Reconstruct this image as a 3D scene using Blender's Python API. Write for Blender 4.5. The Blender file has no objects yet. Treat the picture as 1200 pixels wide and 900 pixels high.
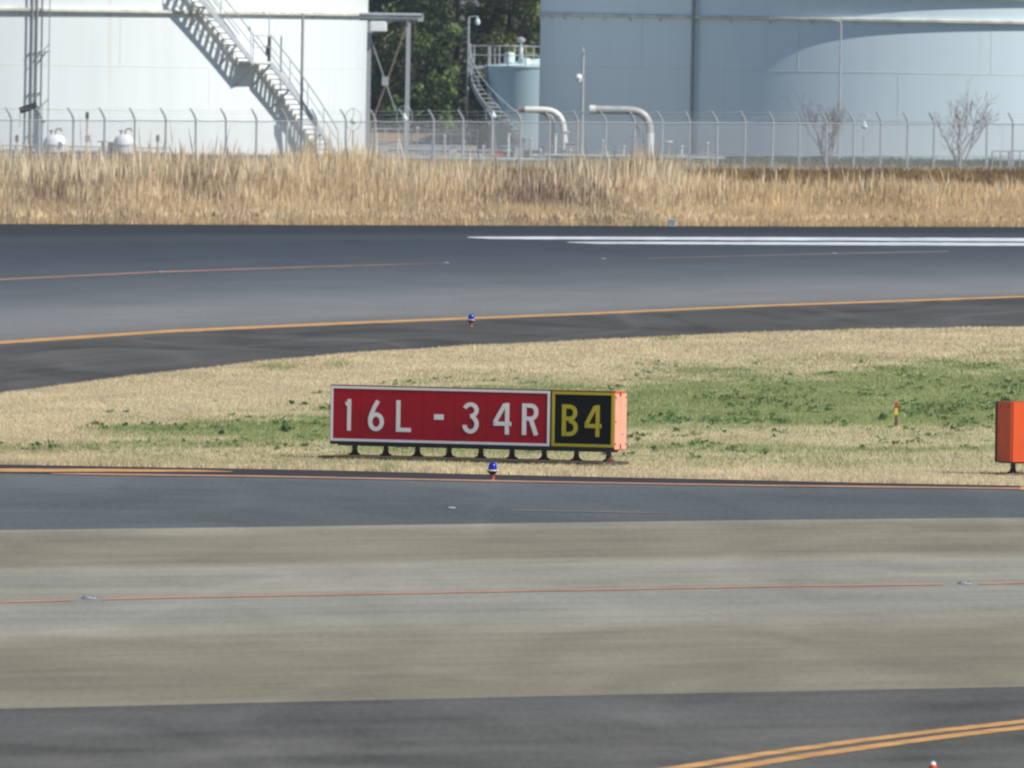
import bpy, bmesh, math, random
import numpy as np
from mathutils import Vector, Matrix

random.seed(7)
rng = np.random.default_rng(11)
R = math.radians
scene = bpy.context.scene
col = scene.collection

# ------------------------------------------------------------------ camera
FPX = 24300.0            # focal length in pixels of the 1200 px wide photograph
CAM_H = 6.9
PITCH = math.atan(470.0 / FPX)
ROLL = R(0.95)
cd = bpy.data.cameras.new("camera")
cam = bpy.data.objects.new("camera", cd)
col.objects.link(cam)
scene.camera = cam
cd.sensor_width = 36.0
cd.lens = 36.0 * FPX / 1200.0
cd.clip_start = 1.0
cd.clip_end = 20000.0
cd.dof.use_dof = True
cd.dof.focus_distance = 300.0
cd.dof.aperture_fstop = 15.0
_F = Vector((0, math.cos(PITCH), -math.sin(PITCH)))
_R0 = Vector((1, 0, 0))
_U0 = Vector((0, math.sin(PITCH), math.cos(PITCH)))
_Rc = math.cos(ROLL) * _R0 + math.sin(ROLL) * _U0
_Uc = -math.sin(ROLL) * _R0 + math.cos(ROLL) * _U0
cam.matrix_world = Matrix(((_Rc.x, _Uc.x, -_F.x, 0), (_Rc.y, _Uc.y, -_F.y, 0), (_Rc.z, _Uc.z, -_F.z, CAM_H), (0, 0, 0, 1)))

# ------------------------------------------------------------------ sky and sun
SUN_AZ, SUN_EL = 60.0, 44.0      # azimuth measured from the camera's back towards its right
sun_dir = Vector((math.sin(R(SUN_AZ)) * math.cos(R(SUN_EL)), -math.cos(R(SUN_AZ)) * math.cos(R(SUN_EL)), math.sin(R(SUN_EL))))
world = bpy.data.worlds.new("World")
scene.world = world
world.use_nodes = True
wn = world.node_tree.nodes
bg = wn["Background"]
sky = wn.new("ShaderNodeTexSky")
sky.sky_type = 'NISHITA'
sky.sun_disc = False
sky.sun_elevation = R(SUN_EL)
sky.sun_rotation = R(180.0 - SUN_AZ)
sky.air_density = 1.2
sky.dust_density = 0.0
sky.ozone_density = 6.0
world.node_tree.links.new(sky.outputs[0], bg.inputs[0])
bg.inputs[1].default_value = 0.088
sd = bpy.data.lights.new("sun", 'SUN')
sd.energy = 5.0
sd.angle = R(0.53)
sd.color = (1.0, 0.955, 0.87)
sun = bpy.data.objects.new("sun", sd)
col.objects.link(sun)
sun.rotation_euler = sun_dir.to_track_quat('Z', 'Y').to_euler()
sun.location = (60, 200, 80)
scene.view_settings.view_transform = 'Standard'
scene.view_settings.look = 'None'
scene.view_settings.exposure = 0.08
scene.view_settings.gamma = 1.0
scene.view_settings.use_curve_mapping = False
scene.cycles.filter_width = 2.3
scene.cycles.max_bounces = 6


# ------------------------------------------------------------------ survey helpers (photo pixel -> place)
def ray(px, py):
    x, y = px - 600.0, py - 450.0
    a = x * math.cos(ROLL) + y * math.sin(ROLL)
    b = -x * math.sin(ROLL) + y * math.cos(ROLL)
    return _F * FPX + _R0 * a - _U0 * b


def at(px, py, Y):
    d = ray(px, py)
    t = Y / d.y
    return Vector((d.x * t, Y, CAM_H + d.z * t))


def G(px, py):
    d = ray(px, py)
    t = -CAM_H / d.z
    return Vector((d.x * t, d.y * t, 0.0))


def to_px(X, Y, Z=0.0):
    """numpy: where a place was surveyed on the photograph"""
    zc = Z - CAM_H
    dep = Y * _F.y + zc * _F.z
    a = X / dep * FPX
    b = -(Y * _U0.y + zc * _U0.z) / dep * FPX
    return 600 + a * math.cos(ROLL) - b * math.sin(ROLL), 450 + a * math.sin(ROLL) + b * math.cos(ROLL)


def ppm(Y):
    return FPX / Y


# ------------------------------------------------------------------ materials
def mat(name, c, rough=0.7, var=0.12, scale=3.0, spec=0.3, metal=0.0, bump=0.0, bscale=40.0, detail=4.0, tint=None):
    m = bpy.data.materials.new(name)
    m.use_nodes = True
    nt = m.node_tree
    b = nt.nodes["Principled BSDF"]
    b.inputs["Roughness"].default_value = rough
    b.inputs["Metallic"].default_value = metal
    b.inputs["Specular IOR Level"].default_value = spec
    tc = nt.nodes.new("ShaderNodeTexCoord")
    n = nt.nodes.new("ShaderNodeTexNoise")
    n.inputs["Scale"].default_value = scale
    n.inputs["Detail"].default_value = detail
    nt.links.new(tc.outputs["Object"], n.inputs["Vector"])
    r = nt.nodes.new("ShaderNodeValToRGB")
    r.color_ramp.elements[0].position = 0.3
    r.color_ramp.elements[1].position = 0.7
    t = tint or (1, 1, 1)
    r.color_ramp.elements[0].color = (*[max(0, c[i] * (1 - var) * t[i]) for i in range(3)], 1)
    r.color_ramp.elements[1].color = (*[min(1, c[i] * (1 + var)) for i in range(3)], 1)
    nt.links.new(n.outputs["Fac"], r.inputs[0])
    nt.links.new(r.outputs[0], b.inputs["Base Color"])
    if bump:
        n2 = nt.nodes.new("ShaderNodeTexNoise")
        n2.inputs["Scale"].default_value = bscale
        n2.inputs["Detail"].default_value = 3
        nt.links.new(tc.outputs["Object"], n2.inputs["Vector"])
        bp = nt.nodes.new("ShaderNodeBump")
        bp.inputs["Strength"].default_value = bump
        bp.inputs["Distance"].default_value = 0.02
        nt.links.new(n2.outputs["Fac"], bp.inputs["Height"])
        nt.links.new(bp.outputs[0], b.inputs["Normal"])
    return m


def attr_mat(name, rough=0.8, spec=0.1, trans=0.0):
    """colour of each blade or leaf comes from its own colour attribute"""
    m = bpy.data.materials.new(name)
    m.use_nodes = True
    nt = m.node_tree
    b = nt.nodes["Principled BSDF"]
    b.inputs["Roughness"].default_value = rough
    b.inputs["Specular IOR Level"].default_value = spec
    a = nt.nodes.new("ShaderNodeAttribute")
    a.attribute_name = "tone"
    nt.links.new(a.outputs["Color"], b.inputs["Base Color"])
    if trans:
        tl = nt.nodes.new("ShaderNodeBsdfTranslucent")
        mx = nt.nodes.new("ShaderNodeMixShader")
        mx.inputs[0].default_value = trans
        nt.links.new(a.outputs["Color"], tl.inputs[0])
        nt.links.new(b.outputs[0], mx.inputs[1])
        nt.links.new(tl.outputs[0], mx.inputs[2])
        nt.links.new(mx.outputs[0], nt.nodes["Material Output"].inputs[0])
    return m


def pave_mat(name, stops, streak=0.10, patch=0.08, grain=0.06, edge=0.03, rough=0.9, spec=0.06, track=0.10):
    """pavement: colour bands across its width (uv.y, near edge 0 - far edge 1), tyre streaks along it, patches, grain"""
    m = bpy.data.materials.new(name)
    m.use_nodes = True
    nt = m.node_tree
    L = nt.links.new
    b = nt.nodes["Principled BSDF"]
    b.inputs["Roughness"].default_value = rough
    b.inputs["Specular IOR Level"].default_value = spec
    uv = nt.nodes.new("ShaderNodeUVMap")
    uv.uv_map = "across"
    sep = nt.nodes.new("ShaderNodeSeparateXYZ")
    L(uv.outputs[0], sep.inputs[0])
    tc = nt.nodes.new("ShaderNodeTexCoord")

    def noise(sx, sy, sc, det=4.0, vec=None, dist=0.0):
        mp = nt.nodes.new("ShaderNodeMapping")
        mp.inputs["Scale"].default_value = (sx, sy, 1)
        L(vec or tc.outputs["Object"], mp.inputs["Vector"])
        n = nt.nodes.new("ShaderNodeTexNoise")
        n.inputs["Scale"].default_value = sc
        n.inputs["Detail"].default_value = det
        n.inputs["Distortion"].default_value = dist
        L(mp.outputs[0], n.inputs["Vector"])
        return n.outputs["Fac"]

    def math_(op, a, b_):
        q = nt.nodes.new("ShaderNodeMath")
        q.operation = op
        for i, v in enumerate((a, b_)):
            if isinstance(v, (int, float)):
                q.inputs[i].default_value = v
            else:
                L(v, q.inputs[i])
        return q.outputs[0]
    wob = math_('MULTIPLY', math_('SUBTRACT', noise(1, 0.15, 0.12, 3), 0.5), edge * 4)
    v = math_('ADD', sep.outputs[1], wob)
    ramp = nt.nodes.new("ShaderNodeValToRGB")
    els = ramp.color_ramp.elements
    while len(els) < len(stops):
        els.new(0.5)
    for e, (p, c) in zip(els, stops):
        e.position = p
        e.color = (*c, 1)
    L(v, ramp.inputs[0])
    # streaks follow the pavement: noise in uv space, long along x
    st = noise(0.32, 55.0, 1.0, 5, uv.outputs[0])
    st2 = noise(0.16, 19.0, 1.0, 4, uv.outputs[0])
    pt = noise(1, 0.25, 0.35, 5)
    gr = noise(1, 0.05, 15.0, 4)
    sw = noise(0.30, 0.055, 1.0, 5, None, 1.6)
    tr_ = noise(0.20, 0.030, 1.0, 1, None, 0.8)
    # the tracks: thin contour lines of a slow noise, like scuffs of turning wheels
    trk = math_('SUBTRACT', 1.0, math_('MINIMUM', math_('MULTIPLY', math_('ABSOLUTE', math_('SUBTRACT', tr_, 0.47), 0.0), 24.0), 1.0))
    s = math_('ADD', math_('MULTIPLY', math_('SUBTRACT', st, 0.5), streak * 4), math_('MULTIPLY', math_('SUBTRACT', pt, 0.5), patch * 4))
    s = math_('ADD', s, math_('MULTIPLY', math_('SUBTRACT', st2, 0.5), streak * 3))
    s = math_('ADD', s, math_('MULTIPLY', math_('SUBTRACT', gr, 0.5), grain * 4))
    s = math_('ADD', s, math_('MULTIPLY', math_('SUBTRACT', sw, 0.5), streak * 5))
    s = math_('ADD', s, math_('MULTIPLY', trk, track))
    tr2 = noise(0.13, 0.024, 1.0, 2, None, 1.2)
    trd = math_('SUBTRACT', 1.0, math_('MINIMUM', math_('MULTIPLY', math_('ABSOLUTE', math_('SUBTRACT', tr2, 0.53), 0.0), 26.0), 1.0))
    s = math_('SUBTRACT', s, math_('MULTIPLY', trd, track * 0.8))
    s = math_('ADD', s, 1.0)
    mx = nt.nodes.new("ShaderNodeVectorMath")
    mx.operation = 'SCALE'
    L(ramp.outputs[0], mx.inputs[0])
    L(s, mx.inputs[3])
    L(mx.outputs[0], b.inputs["Base Color"])
    return m


def lin(*rgb):
    return tuple(((v / 255.0) / 12.92) if v <= 10 else (((v / 255.0) + 0.055) / 1.055) ** 2.4 for v in rgb)


# ------------------------------------------------------------------ mesh helpers
class MB:
    def __init__(s):
        s.v, s.f = [], []

    def add(s, vs, fs):
        o = len(s.v)
        s.v += [tuple(p) for p in vs]
        s.f += [tuple(i + o for i in f) for f in fs]
        return s

    def box(s, c, d, m=None, bev=0.0):
        x, y, z = d[0] / 2, d[1] / 2, d[2] / 2
        if bev:
            bm = bmesh.new()
            bmesh.ops.create_cube(bm, size=1)
            bmesh.ops.scale(bm, vec=d, verts=bm.verts)
            bmesh.ops.bevel(bm, geom=bm.edges[:], offset=bev, segments=2, affect='EDGES')
            bm.verts.index_update()
            P = [v.co.copy() for v in bm.verts]
            Fc = [[v.index for v in f.verts] for f in bm.faces]
            bm.free()
        else:
            P = [Vector((i, j, k)) for i in (-x, x) for j in (-y, y) for k in (-z, z)]
            Fc = [(0, 1, 3, 2), (4, 6, 7, 5), (0, 4, 5, 1), (2, 3, 7, 6), (0, 2, 6, 4), (1, 5, 7, 3)]
        if m:
            P = [m @ p for p in P]
        return s.add([p + Vector(c) for p in P], Fc)

    def bar(s, a, b, w, h=None):
        """rectangular bar from a to b"""
        a, b = Vector(a), Vector(b)
        d = b - a
        q = d.to_track_quat('X', 'Z').to_matrix()
        return s.box((a + b) / 2, (d.length, w, h or w), q)

    def tube(s, pts, r, n=8, cap=True):
        pts = [Vector(p) for p in pts]
        rs = r if isinstance(r, (list, tuple)) else [r] * len(pts)
        V, Fc = [], []
        ref = None
        for i, p in enumerate(pts):
            t = (pts[min(i + 1, len(pts) - 1)] - pts[max(i - 1, 0)]).normalized()
            if ref is None:
                ref = Vector((0, 0, 1)) if abs(t.z) < 0.9 else Vector((1, 0, 0))
            u = t.cross(ref).normalized()
            w = t.cross(u).normalized()
            ref = -t.cross(u).cross(t).cross(t) if False else ref - t * ref.dot(t)
            if ref.length < 1e-4:
                ref = w
            for k in range(n):
                a = 2 * math.pi * k / n
                V.append(p + (u * math.cos(a) + w * math.sin(a)) * rs[i])
        for i in range(len(pts) - 1):
            for k in range(n):
                k2 = (k + 1) % n
                Fc.append((i * n + k, i * n + k2, (i + 1) * n + k2, (i + 1) * n + k))
        if cap:
            Fc.append(tuple(range(n - 1, -1, -1)))
            Fc.append(tuple((len(pts) - 1) * n + k for k in range(n)))
        return s.add(V, Fc)

    def lathe(s, prof, c=(0, 0, 0), n=24):
        c = Vector(c)
        V, Fc = [], []
        for (r, z) in prof:
            for k in range(n):
                a = 2 * math.pi * k / n
                V.append(c + Vector((r * math.cos(a), r * math.sin(a), z)))
        for i in range(len(prof) - 1):
            for k in range(n):
                k2 = (k + 1) % n
                Fc.append((i * n + k, i * n + k2, (i + 1) * n + k2, (i + 1) * n + k))
        if prof[0][0] > 1e-4:
            Fc.append(tuple(range(n - 1, -1, -1)))
        if prof[-1][0] > 1e-4:
            Fc.append(tuple((len(prof) - 1) * n + k for k in range(n)))
        return s.add(V, Fc)

    def arc_band(s, r0, r1, z0, z1, a0, a1, n):
        """curved bar between radii, heights z0->z1 as functions or numbers, angles from -Y towards +X"""
        V, Fc = [], []
        for i in range(n + 1):
            t = i / n
            a = a0 + (a1 - a0) * t
            za = z0(t) if callable(z0) else z0
            zb = z1(t) if callable(z1) else z1
            for (r, z) in ((r0, za), (r1, za), (r1, zb), (r0, zb)):
                V.append((r * math.sin(a), -r * math.cos(a), z))
        for i in range(n):
            for k in range(4):
                k2 = (k + 1) % 4
                Fc.append((i * 4 + k, i * 4 + k2, i * 4 + 4 + k2, i * 4 + 4 + k))
        Fc += [(3, 2, 1, 0), (n * 4, n * 4 + 1, n * 4 + 2, n * 4 + 3)]
        return s.add(V, Fc)

    def build(s, name, m, parent=None, smooth=False, loc=None):
        me = bpy.data.meshes.new(name)
        me.from_pydata(s.v, [], s.f)
        bm = bmesh.new()
        bm.from_mesh(me)
        bmesh.ops.recalc_face_normals(bm, faces=bm.faces[:])
        bm.to_mesh(me)
        bm.free()
        me.materials.append(m)
        if smooth:
            me.polygons.foreach_set("use_smooth", [True] * len(me.polygons))
            try:
                me.set_sharp_from_angle(angle=R(40))
            except Exception:
                pass
        o = bpy.data.objects.new(name, me)
        col.objects.link(o)
        if parent:
            o.parent = parent
        if loc is not None:
            o.location = loc
        return o


def tag(o, label, cat, group=None):
    o["label"] = label
    o["category"] = cat
    if group:
        o["group"] = group
    return o


def thing(name, label, cat, loc=(0, 0, 0), rotz=0.0, group=None):
    o = bpy.data.objects.new(name, None)
    col.objects.link(o)
    o.empty_display_size = 0.3
    o.location = loc
    o.rotation_euler = (0, 0, rotz)
    return tag(o, label, cat, group)


def share(o, name, parent, loc=(0, 0, 0), rot=None):
    c = o.copy()
    c.name = name
    col.objects.link(c)
    c.parent = parent
    c.location = loc
    if rot:
        c.rotation_euler = rot
    return c


def copy_tree(o, parent=None):
    c = o.copy()
    col.objects.link(c)
    c.parent = parent
    for ch in list(o.children):
        copy_tree(ch, c)
    return c


def big_mesh(name, V, F, tone, m, kind='stuff', parent=None, per=3):
    """V (N,3), F (M,per) numpy, tone (N,3) colour for each vertex"""
    me = bpy.data.meshes.new(name)
    me.vertices.add(len(V))
    me.vertices.foreach_set("co", np.ascontiguousarray(V, dtype=np.float32).ravel())
    me.loops.add(F.size)
    me.loops.foreach_set("vertex_index", np.ascontiguousarray(F, dtype=np.int32).ravel())
    me.polygons.add(len(F))
    me.polygons.foreach_set("loop_start", np.arange(0, F.size, per, dtype=np.int32))
    me.polygons.foreach_set("loop_total", np.full(len(F), per, dtype=np.int32))
    me.update(calc_edges=True)
    at_ = me.attributes.new("tone", 'FLOAT_COLOR', 'POINT')
    c4 = np.ones((len(V), 4), dtype=np.float32)
    c4[:, :3] = tone
    at_.data.foreach_set("color", c4.ravel())
    me.materials.append(m)
    o = bpy.data.objects.new(name, me)
    col.objects.link(o)
    if kind:
        o["kind"] = kind
    if parent:
        o.parent = parent
    return o


_lat = rng.random((128, 128))


def vnoise(x, y):
    """smooth value noise for placing plants"""
    x = np.asarray(x, float); y = np.asarray(y, float)
    xi = np.floor(x).astype(int); yi = np.floor(y).astype(int)
    fx = x - xi; fy = y - yi
    fx = fx * fx * (3 - 2 * fx); fy = fy * fy * (3 - 2 * fy)
    g = lambda a, b: _lat[a % 128, b % 128]
    return (g(xi, yi) * (1 - fx) + g(xi + 1, yi) * fx) * (1 - fy) + (g(xi, yi + 1) * (1 - fx) + g(xi + 1, yi + 1) * fx) * fy


def fbm(x, y):
    return 0.55 * vnoise(x, y) + 0.3 * vnoise(x * 2.1 + 9, y * 2.1 + 4) + 0.15 * vnoise(x * 4.3 + 3, y * 4.3 + 17)


# ------------------------------------------------------------------ ground and pavements
M_ground = mat("dry_earth", (0.125, 0.10, 0.055), 0.95, 0.25, 0.25, 0.05, bump=0.0)
MB().add([(-6000, -2000, 0), (6000, -2000, 0), (6000, 11000, 0), (-6000, 11000, 0)], [(0, 1, 2, 3)]).build("ground", M_ground)["kind"] = "structure"


class Line:
    """a boundary surveyed as photo points, turned into ground metres, extended straight at both ends"""
    def __init__(s, pts):
        g = [G(*p) for p in pts]
        s.x = np.array([p.x for p in g]); s.y = np.array([p.y for p in g])

    def __call__(s, X):
        X = np.asarray(X, float)
        y = np.interp(X, s.x, s.y)
        l = X < s.x[0]; r = X > s.x[-1]
        y = np.where(l, s.y[0] + (X - s.x[0]) * (s.y[1] - s.y[0]) / (s.x[1] - s.x[0]), y)
        return np.where(r, s.y[-1] + (X - s.x[-1]) * (s.y[-1] - s.y[-2]) / (s.x[-1] - s.x[-2]), y)


def strip(name, lo, hi, m, z, X0=-45, X1=45, step=0.25, kind="structure", parent=None):
    X = np.arange(X0, X1 + step / 2, step)
    a = lo(X) if callable(lo) else np.full_like(X, lo)
    b = hi(X) if callable(hi) else np.full_like(X, hi)
    n = len(X)
    V = [(X[i], a[i], z) for i in range(n)] + [(X[i], b[i], z) for i in range(n)]
    me = bpy.data.meshes.new(name)
    F = [(i, i + 1, n + i + 1, n + i) for i in range(n - 1) if b[i] > a[i] and b[i + 1] > a[i + 1]]
    me.from_pydata(V, [], F)
    uv = me.uv_layers.new(name="across")
    vi = np.empty(len(me.loops), dtype=np.int32)
    me.loops.foreach_get("vertex_index", vi)
    u = np.empty((len(vi), 2), dtype=np.float32)
    u[:, 0] = X[vi % n]
    u[:, 1] = vi // n
    uv.data.foreach_set("uv", u.ravel())
    me.materials.append(m)
    o = bpy.data.objects.new(name, me)
    col.objects.link(o)
    if parent:
        o.parent = parent
    elif kind:
        o["kind"] = kind
    return o


L_A = Line([(0, 831), (300, 824), (600, 817), (900, 811), (1200, 805)])
L_B = Line([(0, 621.5), (300, 618), (600, 613.5), (900, 609.5), (1200, 607)])
L_C = Line([(0, 545), (200, 548.5), (400, 552), (560, 556.5), (750, 560.5), (1020, 566.5), (1200, 570)])
L_S = Line([(0, 555), (100, 556.5), (300, 559), (600, 565), (900, 570), (1200, 573.5)])
L_E = Line([(0, 462), (100, 448), (200, 436.5), (300, 425), (420, 413.5), (560, 405), (700, 399), (850, 391.5), (1000, 387), (1200, 383.5)])
L_F = Line([(0, 402), (200, 388.5), (400, 379.5), (552, 373.5), (700, 367.5), (900, 358.5), (1200, 348)])
L_D = Line([(0, 262.5), (300, 263.5), (600, 264.5), (900, 265.5), (1200, 266)])

M_near = pave_mat("worn_asphalt", [(0.0, (0.085, 0.082, 0.074)), (0.6, (0.096, 0.092, 0.083)), (0.92, (0.115, 0.110, 0.100)), (1.0, (0.10, 0.097, 0.092))], 0.20, 0.18, 0.11, 0.02, track=0.10)
tan, tan2, gry, lgt = (0.222, 0.201, 0.146), (0.202, 0.182, 0.133), (0.252, 0.240, 0.206), (0.278, 0.259, 0.204)
M_conc = pave_mat("weathered_concrete", [(0.0, tan), (0.10, tan2), (0.28, tan), (0.36, lgt), (0.42, gry), (0.52, gry), (0.60, lgt), (0.66, gry), (0.71, lgt), (0.76, tan2), (0.93, tan), (1.0, lgt)], 0.12, 0.10, 0.075, 0.022, track=0.08)
M_blue = pave_mat("grey_asphalt", [(0.0, (0.105, 0.113, 0.115)), (0.5, (0.094, 0.105, 0.111)), (0.85, (0.116, 0.124, 0.126)), (1.0, (0.108, 0.110, 0.108))], 0.08, 0.09, 0.11, 0.02)
M_dark = mat("fresh_asphalt", (0.045, 0.041, 0.042), 0.9, 0.15, 1.0, 0.06)
M_taxi = pave_mat("dark_taxiway_asphalt", [(0.0, (0.080, 0.075, 0.070)), (0.5, (0.086, 0.081, 0.074)), (0.9, (0.076, 0.072, 0.069)), (1.0, (0.12, 0.115, 0.106))], 0.15, 0.14, 0.10, 0.02, track=0.32)
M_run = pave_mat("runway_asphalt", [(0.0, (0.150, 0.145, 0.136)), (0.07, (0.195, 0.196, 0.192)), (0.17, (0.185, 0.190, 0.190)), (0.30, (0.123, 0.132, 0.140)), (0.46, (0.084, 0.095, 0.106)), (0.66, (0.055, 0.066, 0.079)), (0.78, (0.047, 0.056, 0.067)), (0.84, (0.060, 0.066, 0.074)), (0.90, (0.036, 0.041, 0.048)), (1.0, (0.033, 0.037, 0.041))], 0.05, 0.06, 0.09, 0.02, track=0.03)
near_apron = strip("apron", 60.0, L_A, M_near, 0.004)
conc = strip("concrete_taxiway", L_A, L_B, M_conc, 0.004)
shoulder = strip("asphalt_taxiway", L_B, L_C, M_blue, 0.004)
strip("shoulder_strip", L_S, lambda X: L_C(X) - 0.01, M_dark, 0.009, parent=shoulder)
taxi = strip("curved_taxiway", L_E, L_F, M_taxi, 0.004)
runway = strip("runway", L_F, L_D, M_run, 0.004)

M_orange = mat("orange_line_paint", (0.52, 0.285, 0.11), 0.85, 0.28, 1.6, 0.08, detail=8.0)
M_orange2 = mat("worn_orange_paint", (0.50, 0.225, 0.085), 0.8, 0.3, 1.2, 0.1)
M_orange3 = mat("faded_orange_paint", (0.21, 0.165, 0.145), 0.85, 0.25, 0.8, 0.1)
M_orange4 = mat("thin_line_paint", (0.41, 0.225, 0.14), 0.85, 0.2, 0.8, 0.1)
M_pink = mat("worn_pink_paint", (0.30, 0.175, 0.125), 0.85, 0.25, 0.8, 0.1)
M_faint = mat("ghost_line_paint", (0.165, 0.155, 0.145), 0.85, 0.2, 0.8, 0.1)
M_white = mat("white_line_paint", (0.60, 0.62, 0.64), 0.8, 0.3, 0.6, 0.1)


def paint(pts, m, parent, z=0.010, name="painted_line", sub=40):
    """pts: (px, py, thickness px): a painted band on the pavement"""
    P = []
    for (a, b) in zip(pts[:-1], pts[1:]):
        for k in range(sub):
            t = k / sub
            P.append([a[i] + (b[i] - a[i]) * t for i in range(3)])
    P.append(pts[-1])
    V, F = [], []
    for i, (x, y, t) in enumerate(P):
        if 0 < i < len(P) - 1:
            t *= random.uniform(0.93, 1.07)
        p, q = G(x, y + t / 2), G(x, y - t / 2)
        V += [(p.x, p.y, z), (q.x, q.y, z)]
    for i in range(len(P) - 1):
        F.append((2 * i, 2 * i + 2, 2 * i + 3, 2 * i + 1))
    return MB().add(V, F).build(name, m, parent)


paint([(700, 914.5, 6), (795, 901, 5.6), (900, 884, 5.0), (1000, 870, 4.7), (1100, 857.5, 4.4), (1200, 846.5, 4.2), (1300, 837, 4)], M_orange, near_apron)
paint([(720, 925, 7), (850, 902, 6.2), (950, 886, 5.6), (1050, 872, 5.1), (1130, 861.5, 4.8), (1200, 853.5, 4.6), (1300, 844, 4.2)], M_orange, near_apron)
paint([(-60, 708, 2.0), (85, 704, 2.0)], M_orange4, conc)
paint([(120, 703, 2.0), (200, 701, 2.0), (600, 693.5, 2.0), (900, 688, 2.0), (1105, 685.5, 1.9)], M_orange4, conc)
paint([(1148, 684.8, 1.7), (1270, 682, 1.7)], M_orange4, conc)
paint([(-60, 552, 4.0), (120, 552.2, 3.6), (230, 552.8, 2.2), (272, 553.6, 0.6)], M_orange, shoulder, 0.014)
paint([(60, 556.0, 1.0), (100, 556.5, 1.9), (300, 559, 1.7), (600, 565, 1.8), (900, 570, 1.8), (1196, 573.4, 1.8)], M_orange4, shoulder, 0.014)
paint([(1196, 573, 4.2), (1300, 574.5, 4.4)], M_orange, shoulder, 0.014)
paint([(600, 598.5, 1.0), (785, 602, 1.3)], M_orange3, shoulder)
paint([(-60, 405.5, 3.8), (0, 402, 3.6), (200, 388.5, 3.3), (400, 379.5, 2.9), (552, 373.5, 2.6), (700, 367.5, 2.4), (900, 358.5, 2.2), (1200, 348, 2.0), (1270, 346, 2.0)], M_orange, taxi)
paint([(-60, 331, 1.9), (0, 328, 1.9), (190, 319, 1.8), (400, 312, 1.1), (520, 309, 0.3)], M_pink, runway)
paint([(760, 303, 0.7), (880, 300, 0.9), (960, 298, 1.2), (1112, 295, 1.2)], M_orange3, runway)
paint([(548, 278.4, 0.6), (575, 279, 2.8), (900, 280.2, 3.6), (1280, 281.6, 3.8)], M_white, runway)
paint([(665, 284.2, 0.6), (700, 284.8, 2.4), (900, 285.6, 3.2), (1280, 287, 3.6)], M_white, runway)
# ------------------------------------------------------------------ runway sign
M_wht_sign = mat("sign_white_film", (0.78, 0.78, 0.80), 0.45, 0.04, 6, 0.35)
M_red_sign = mat("sign_red_film", (0.36, 0.006, 0.016), 0.5, 0.10, 2.5, 0.12)
M_blk_sign = mat("sign_black_film", (0.006, 0.006, 0.007), 0.6, 0.15, 6, 0.08)
M_yel_sign = mat("sign_yellow_film", (0.46, 0.38, 0.015), 0.45, 0.05, 6, 0.35)
M_case_end = mat("faded_salmon_paint", (0.88, 0.34, 0.235), 0.6, 0.08, 4, 0.3)
M_case = mat("orange_enamel_paint", (0.58, 0.072, 0.008), 0.55, 0.07, 3, 0.35)
M_trim = mat("black_trim_metal", (0.03, 0.03, 0.032), 0.5, 0.1, 6, 0.3)
M_leg = mat("dark_leg_steel", (0.075, 0.072, 0.07), 0.6, 0.2, 15, 0.3)
M_foot = mat("rusted_foot_steel", (0.11, 0.035, 0.025), 0.8, 0.3, 20, 0.2)
M_bolt = mat("bolt_steel", (0.16, 0.17, 0.22), 0.4, 0.1, 20, 0.4, 0.6)
M_pad = mat("shade_dark_concrete", (0.085, 0.066, 0.05), 0.95, 0.25, 4, 0.1, bump=0.4)  # dark brown has the shade under the long sign put into it


def ribbon(path, w, closed=False):
    """outline pairs of a constant width stroke with mitred joins"""
    P = [Vector((p[0], p[1])) for p in path]
    n = len(P)
    out = []
    for i in range(n):
        a = P[i - 1] if (i > 0 or closed) else None
        b = P[(i + 1) % n] if (i < n - 1 or closed) else None
        d1 = (P[i] - a).normalized() if a is not None else None
        d2 = (b - P[i]).normalized() if b is not None else None
        d1 = d1 or d2
        d2 = d2 or d1
        t = (d1 + d2).normalized()
        nn = Vector((-t.y, t.x))
        k = 1.0 / max(0.45, nn.dot(Vector((-d1.y, d1.x))))
        out.append((P[i] + nn * w / 2 * k, P[i] - nn * w / 2 * k))
    return out


def ell(cx, cy, rx, ry, a0, a1, n=14):
    return [(cx + rx * math.cos(R(a0 + (a1 - a0) * i / n)), cy + ry * math.sin(R(a0 + (a1 - a0) * i / n))) for i in range(n + 1)]


T = 0.130
h2 = T / 2
GLYPH = {
    '1': [([(0.135, 0), (0.135, 1)], 0), ([(0.064, 0.86), (0.015, 0.845)], 0, 0.13)],
    '6': [(ell(0.255, 0.30, 0.185, 0.232, 0, 360, 28)[:-1], 1), ([(0.068, 0.30), (0.075, 0.42), (0.125, 0.58), (0.205, 0.77), (0.315, 0.965)], 0)],
    'L': [([(h2, 1), (h2, h2), (0.48, h2)], 0)],
    '-': [([(0, 0.5), (0.305, 0.5)], 0, 0.17)],
    '3': [([(0.055, 0.80)] + ell(0.235, 0.745, 0.185, 0.182, 150, -62, 16) + [(0.285, 0.56), (0.225, 0.555)], 0),
          ([(0.295, 0.552)] + ell(0.235, 0.30, 0.195, 0.232, 58, -158, 18) + [(0.055, 0.27)], 0)],
    '4': [([(0.43, 0), (0.43, 1)], 0), ([(0.358, 0.34), (0.0, 0.34)], 0), ([(0.50, 0.34), (0.565, 0.34)], 0), ([(0.05, 0.385), (0.365, 0.96)], 0, 0.13)],
    'R': [([(h2, 0), (h2, 1)], 0), ([(T, 1 - h2), (0.26, 1 - h2)] + ell(0.27, 0.725, 0.165, 0.205, 90, -90, 14) + [(T, 0.52)], 0), ([(0.285, 0.46), (0.44, 0.0)], 0)],
    'B': [([(h2, 0), (h2, 1)], 0), ([(T, 1 - h2), (0.25, 1 - h2)] + ell(0.26, 0.742, 0.165, 0.19, 90, -90, 14) + [(T, 0.552)], 0),
          ([(0.25, 0.485)] + ell(0.26, 0.275, 0.19, 0.205, 90, -90, 14) + [(T, h2)], 0)],
}


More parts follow.
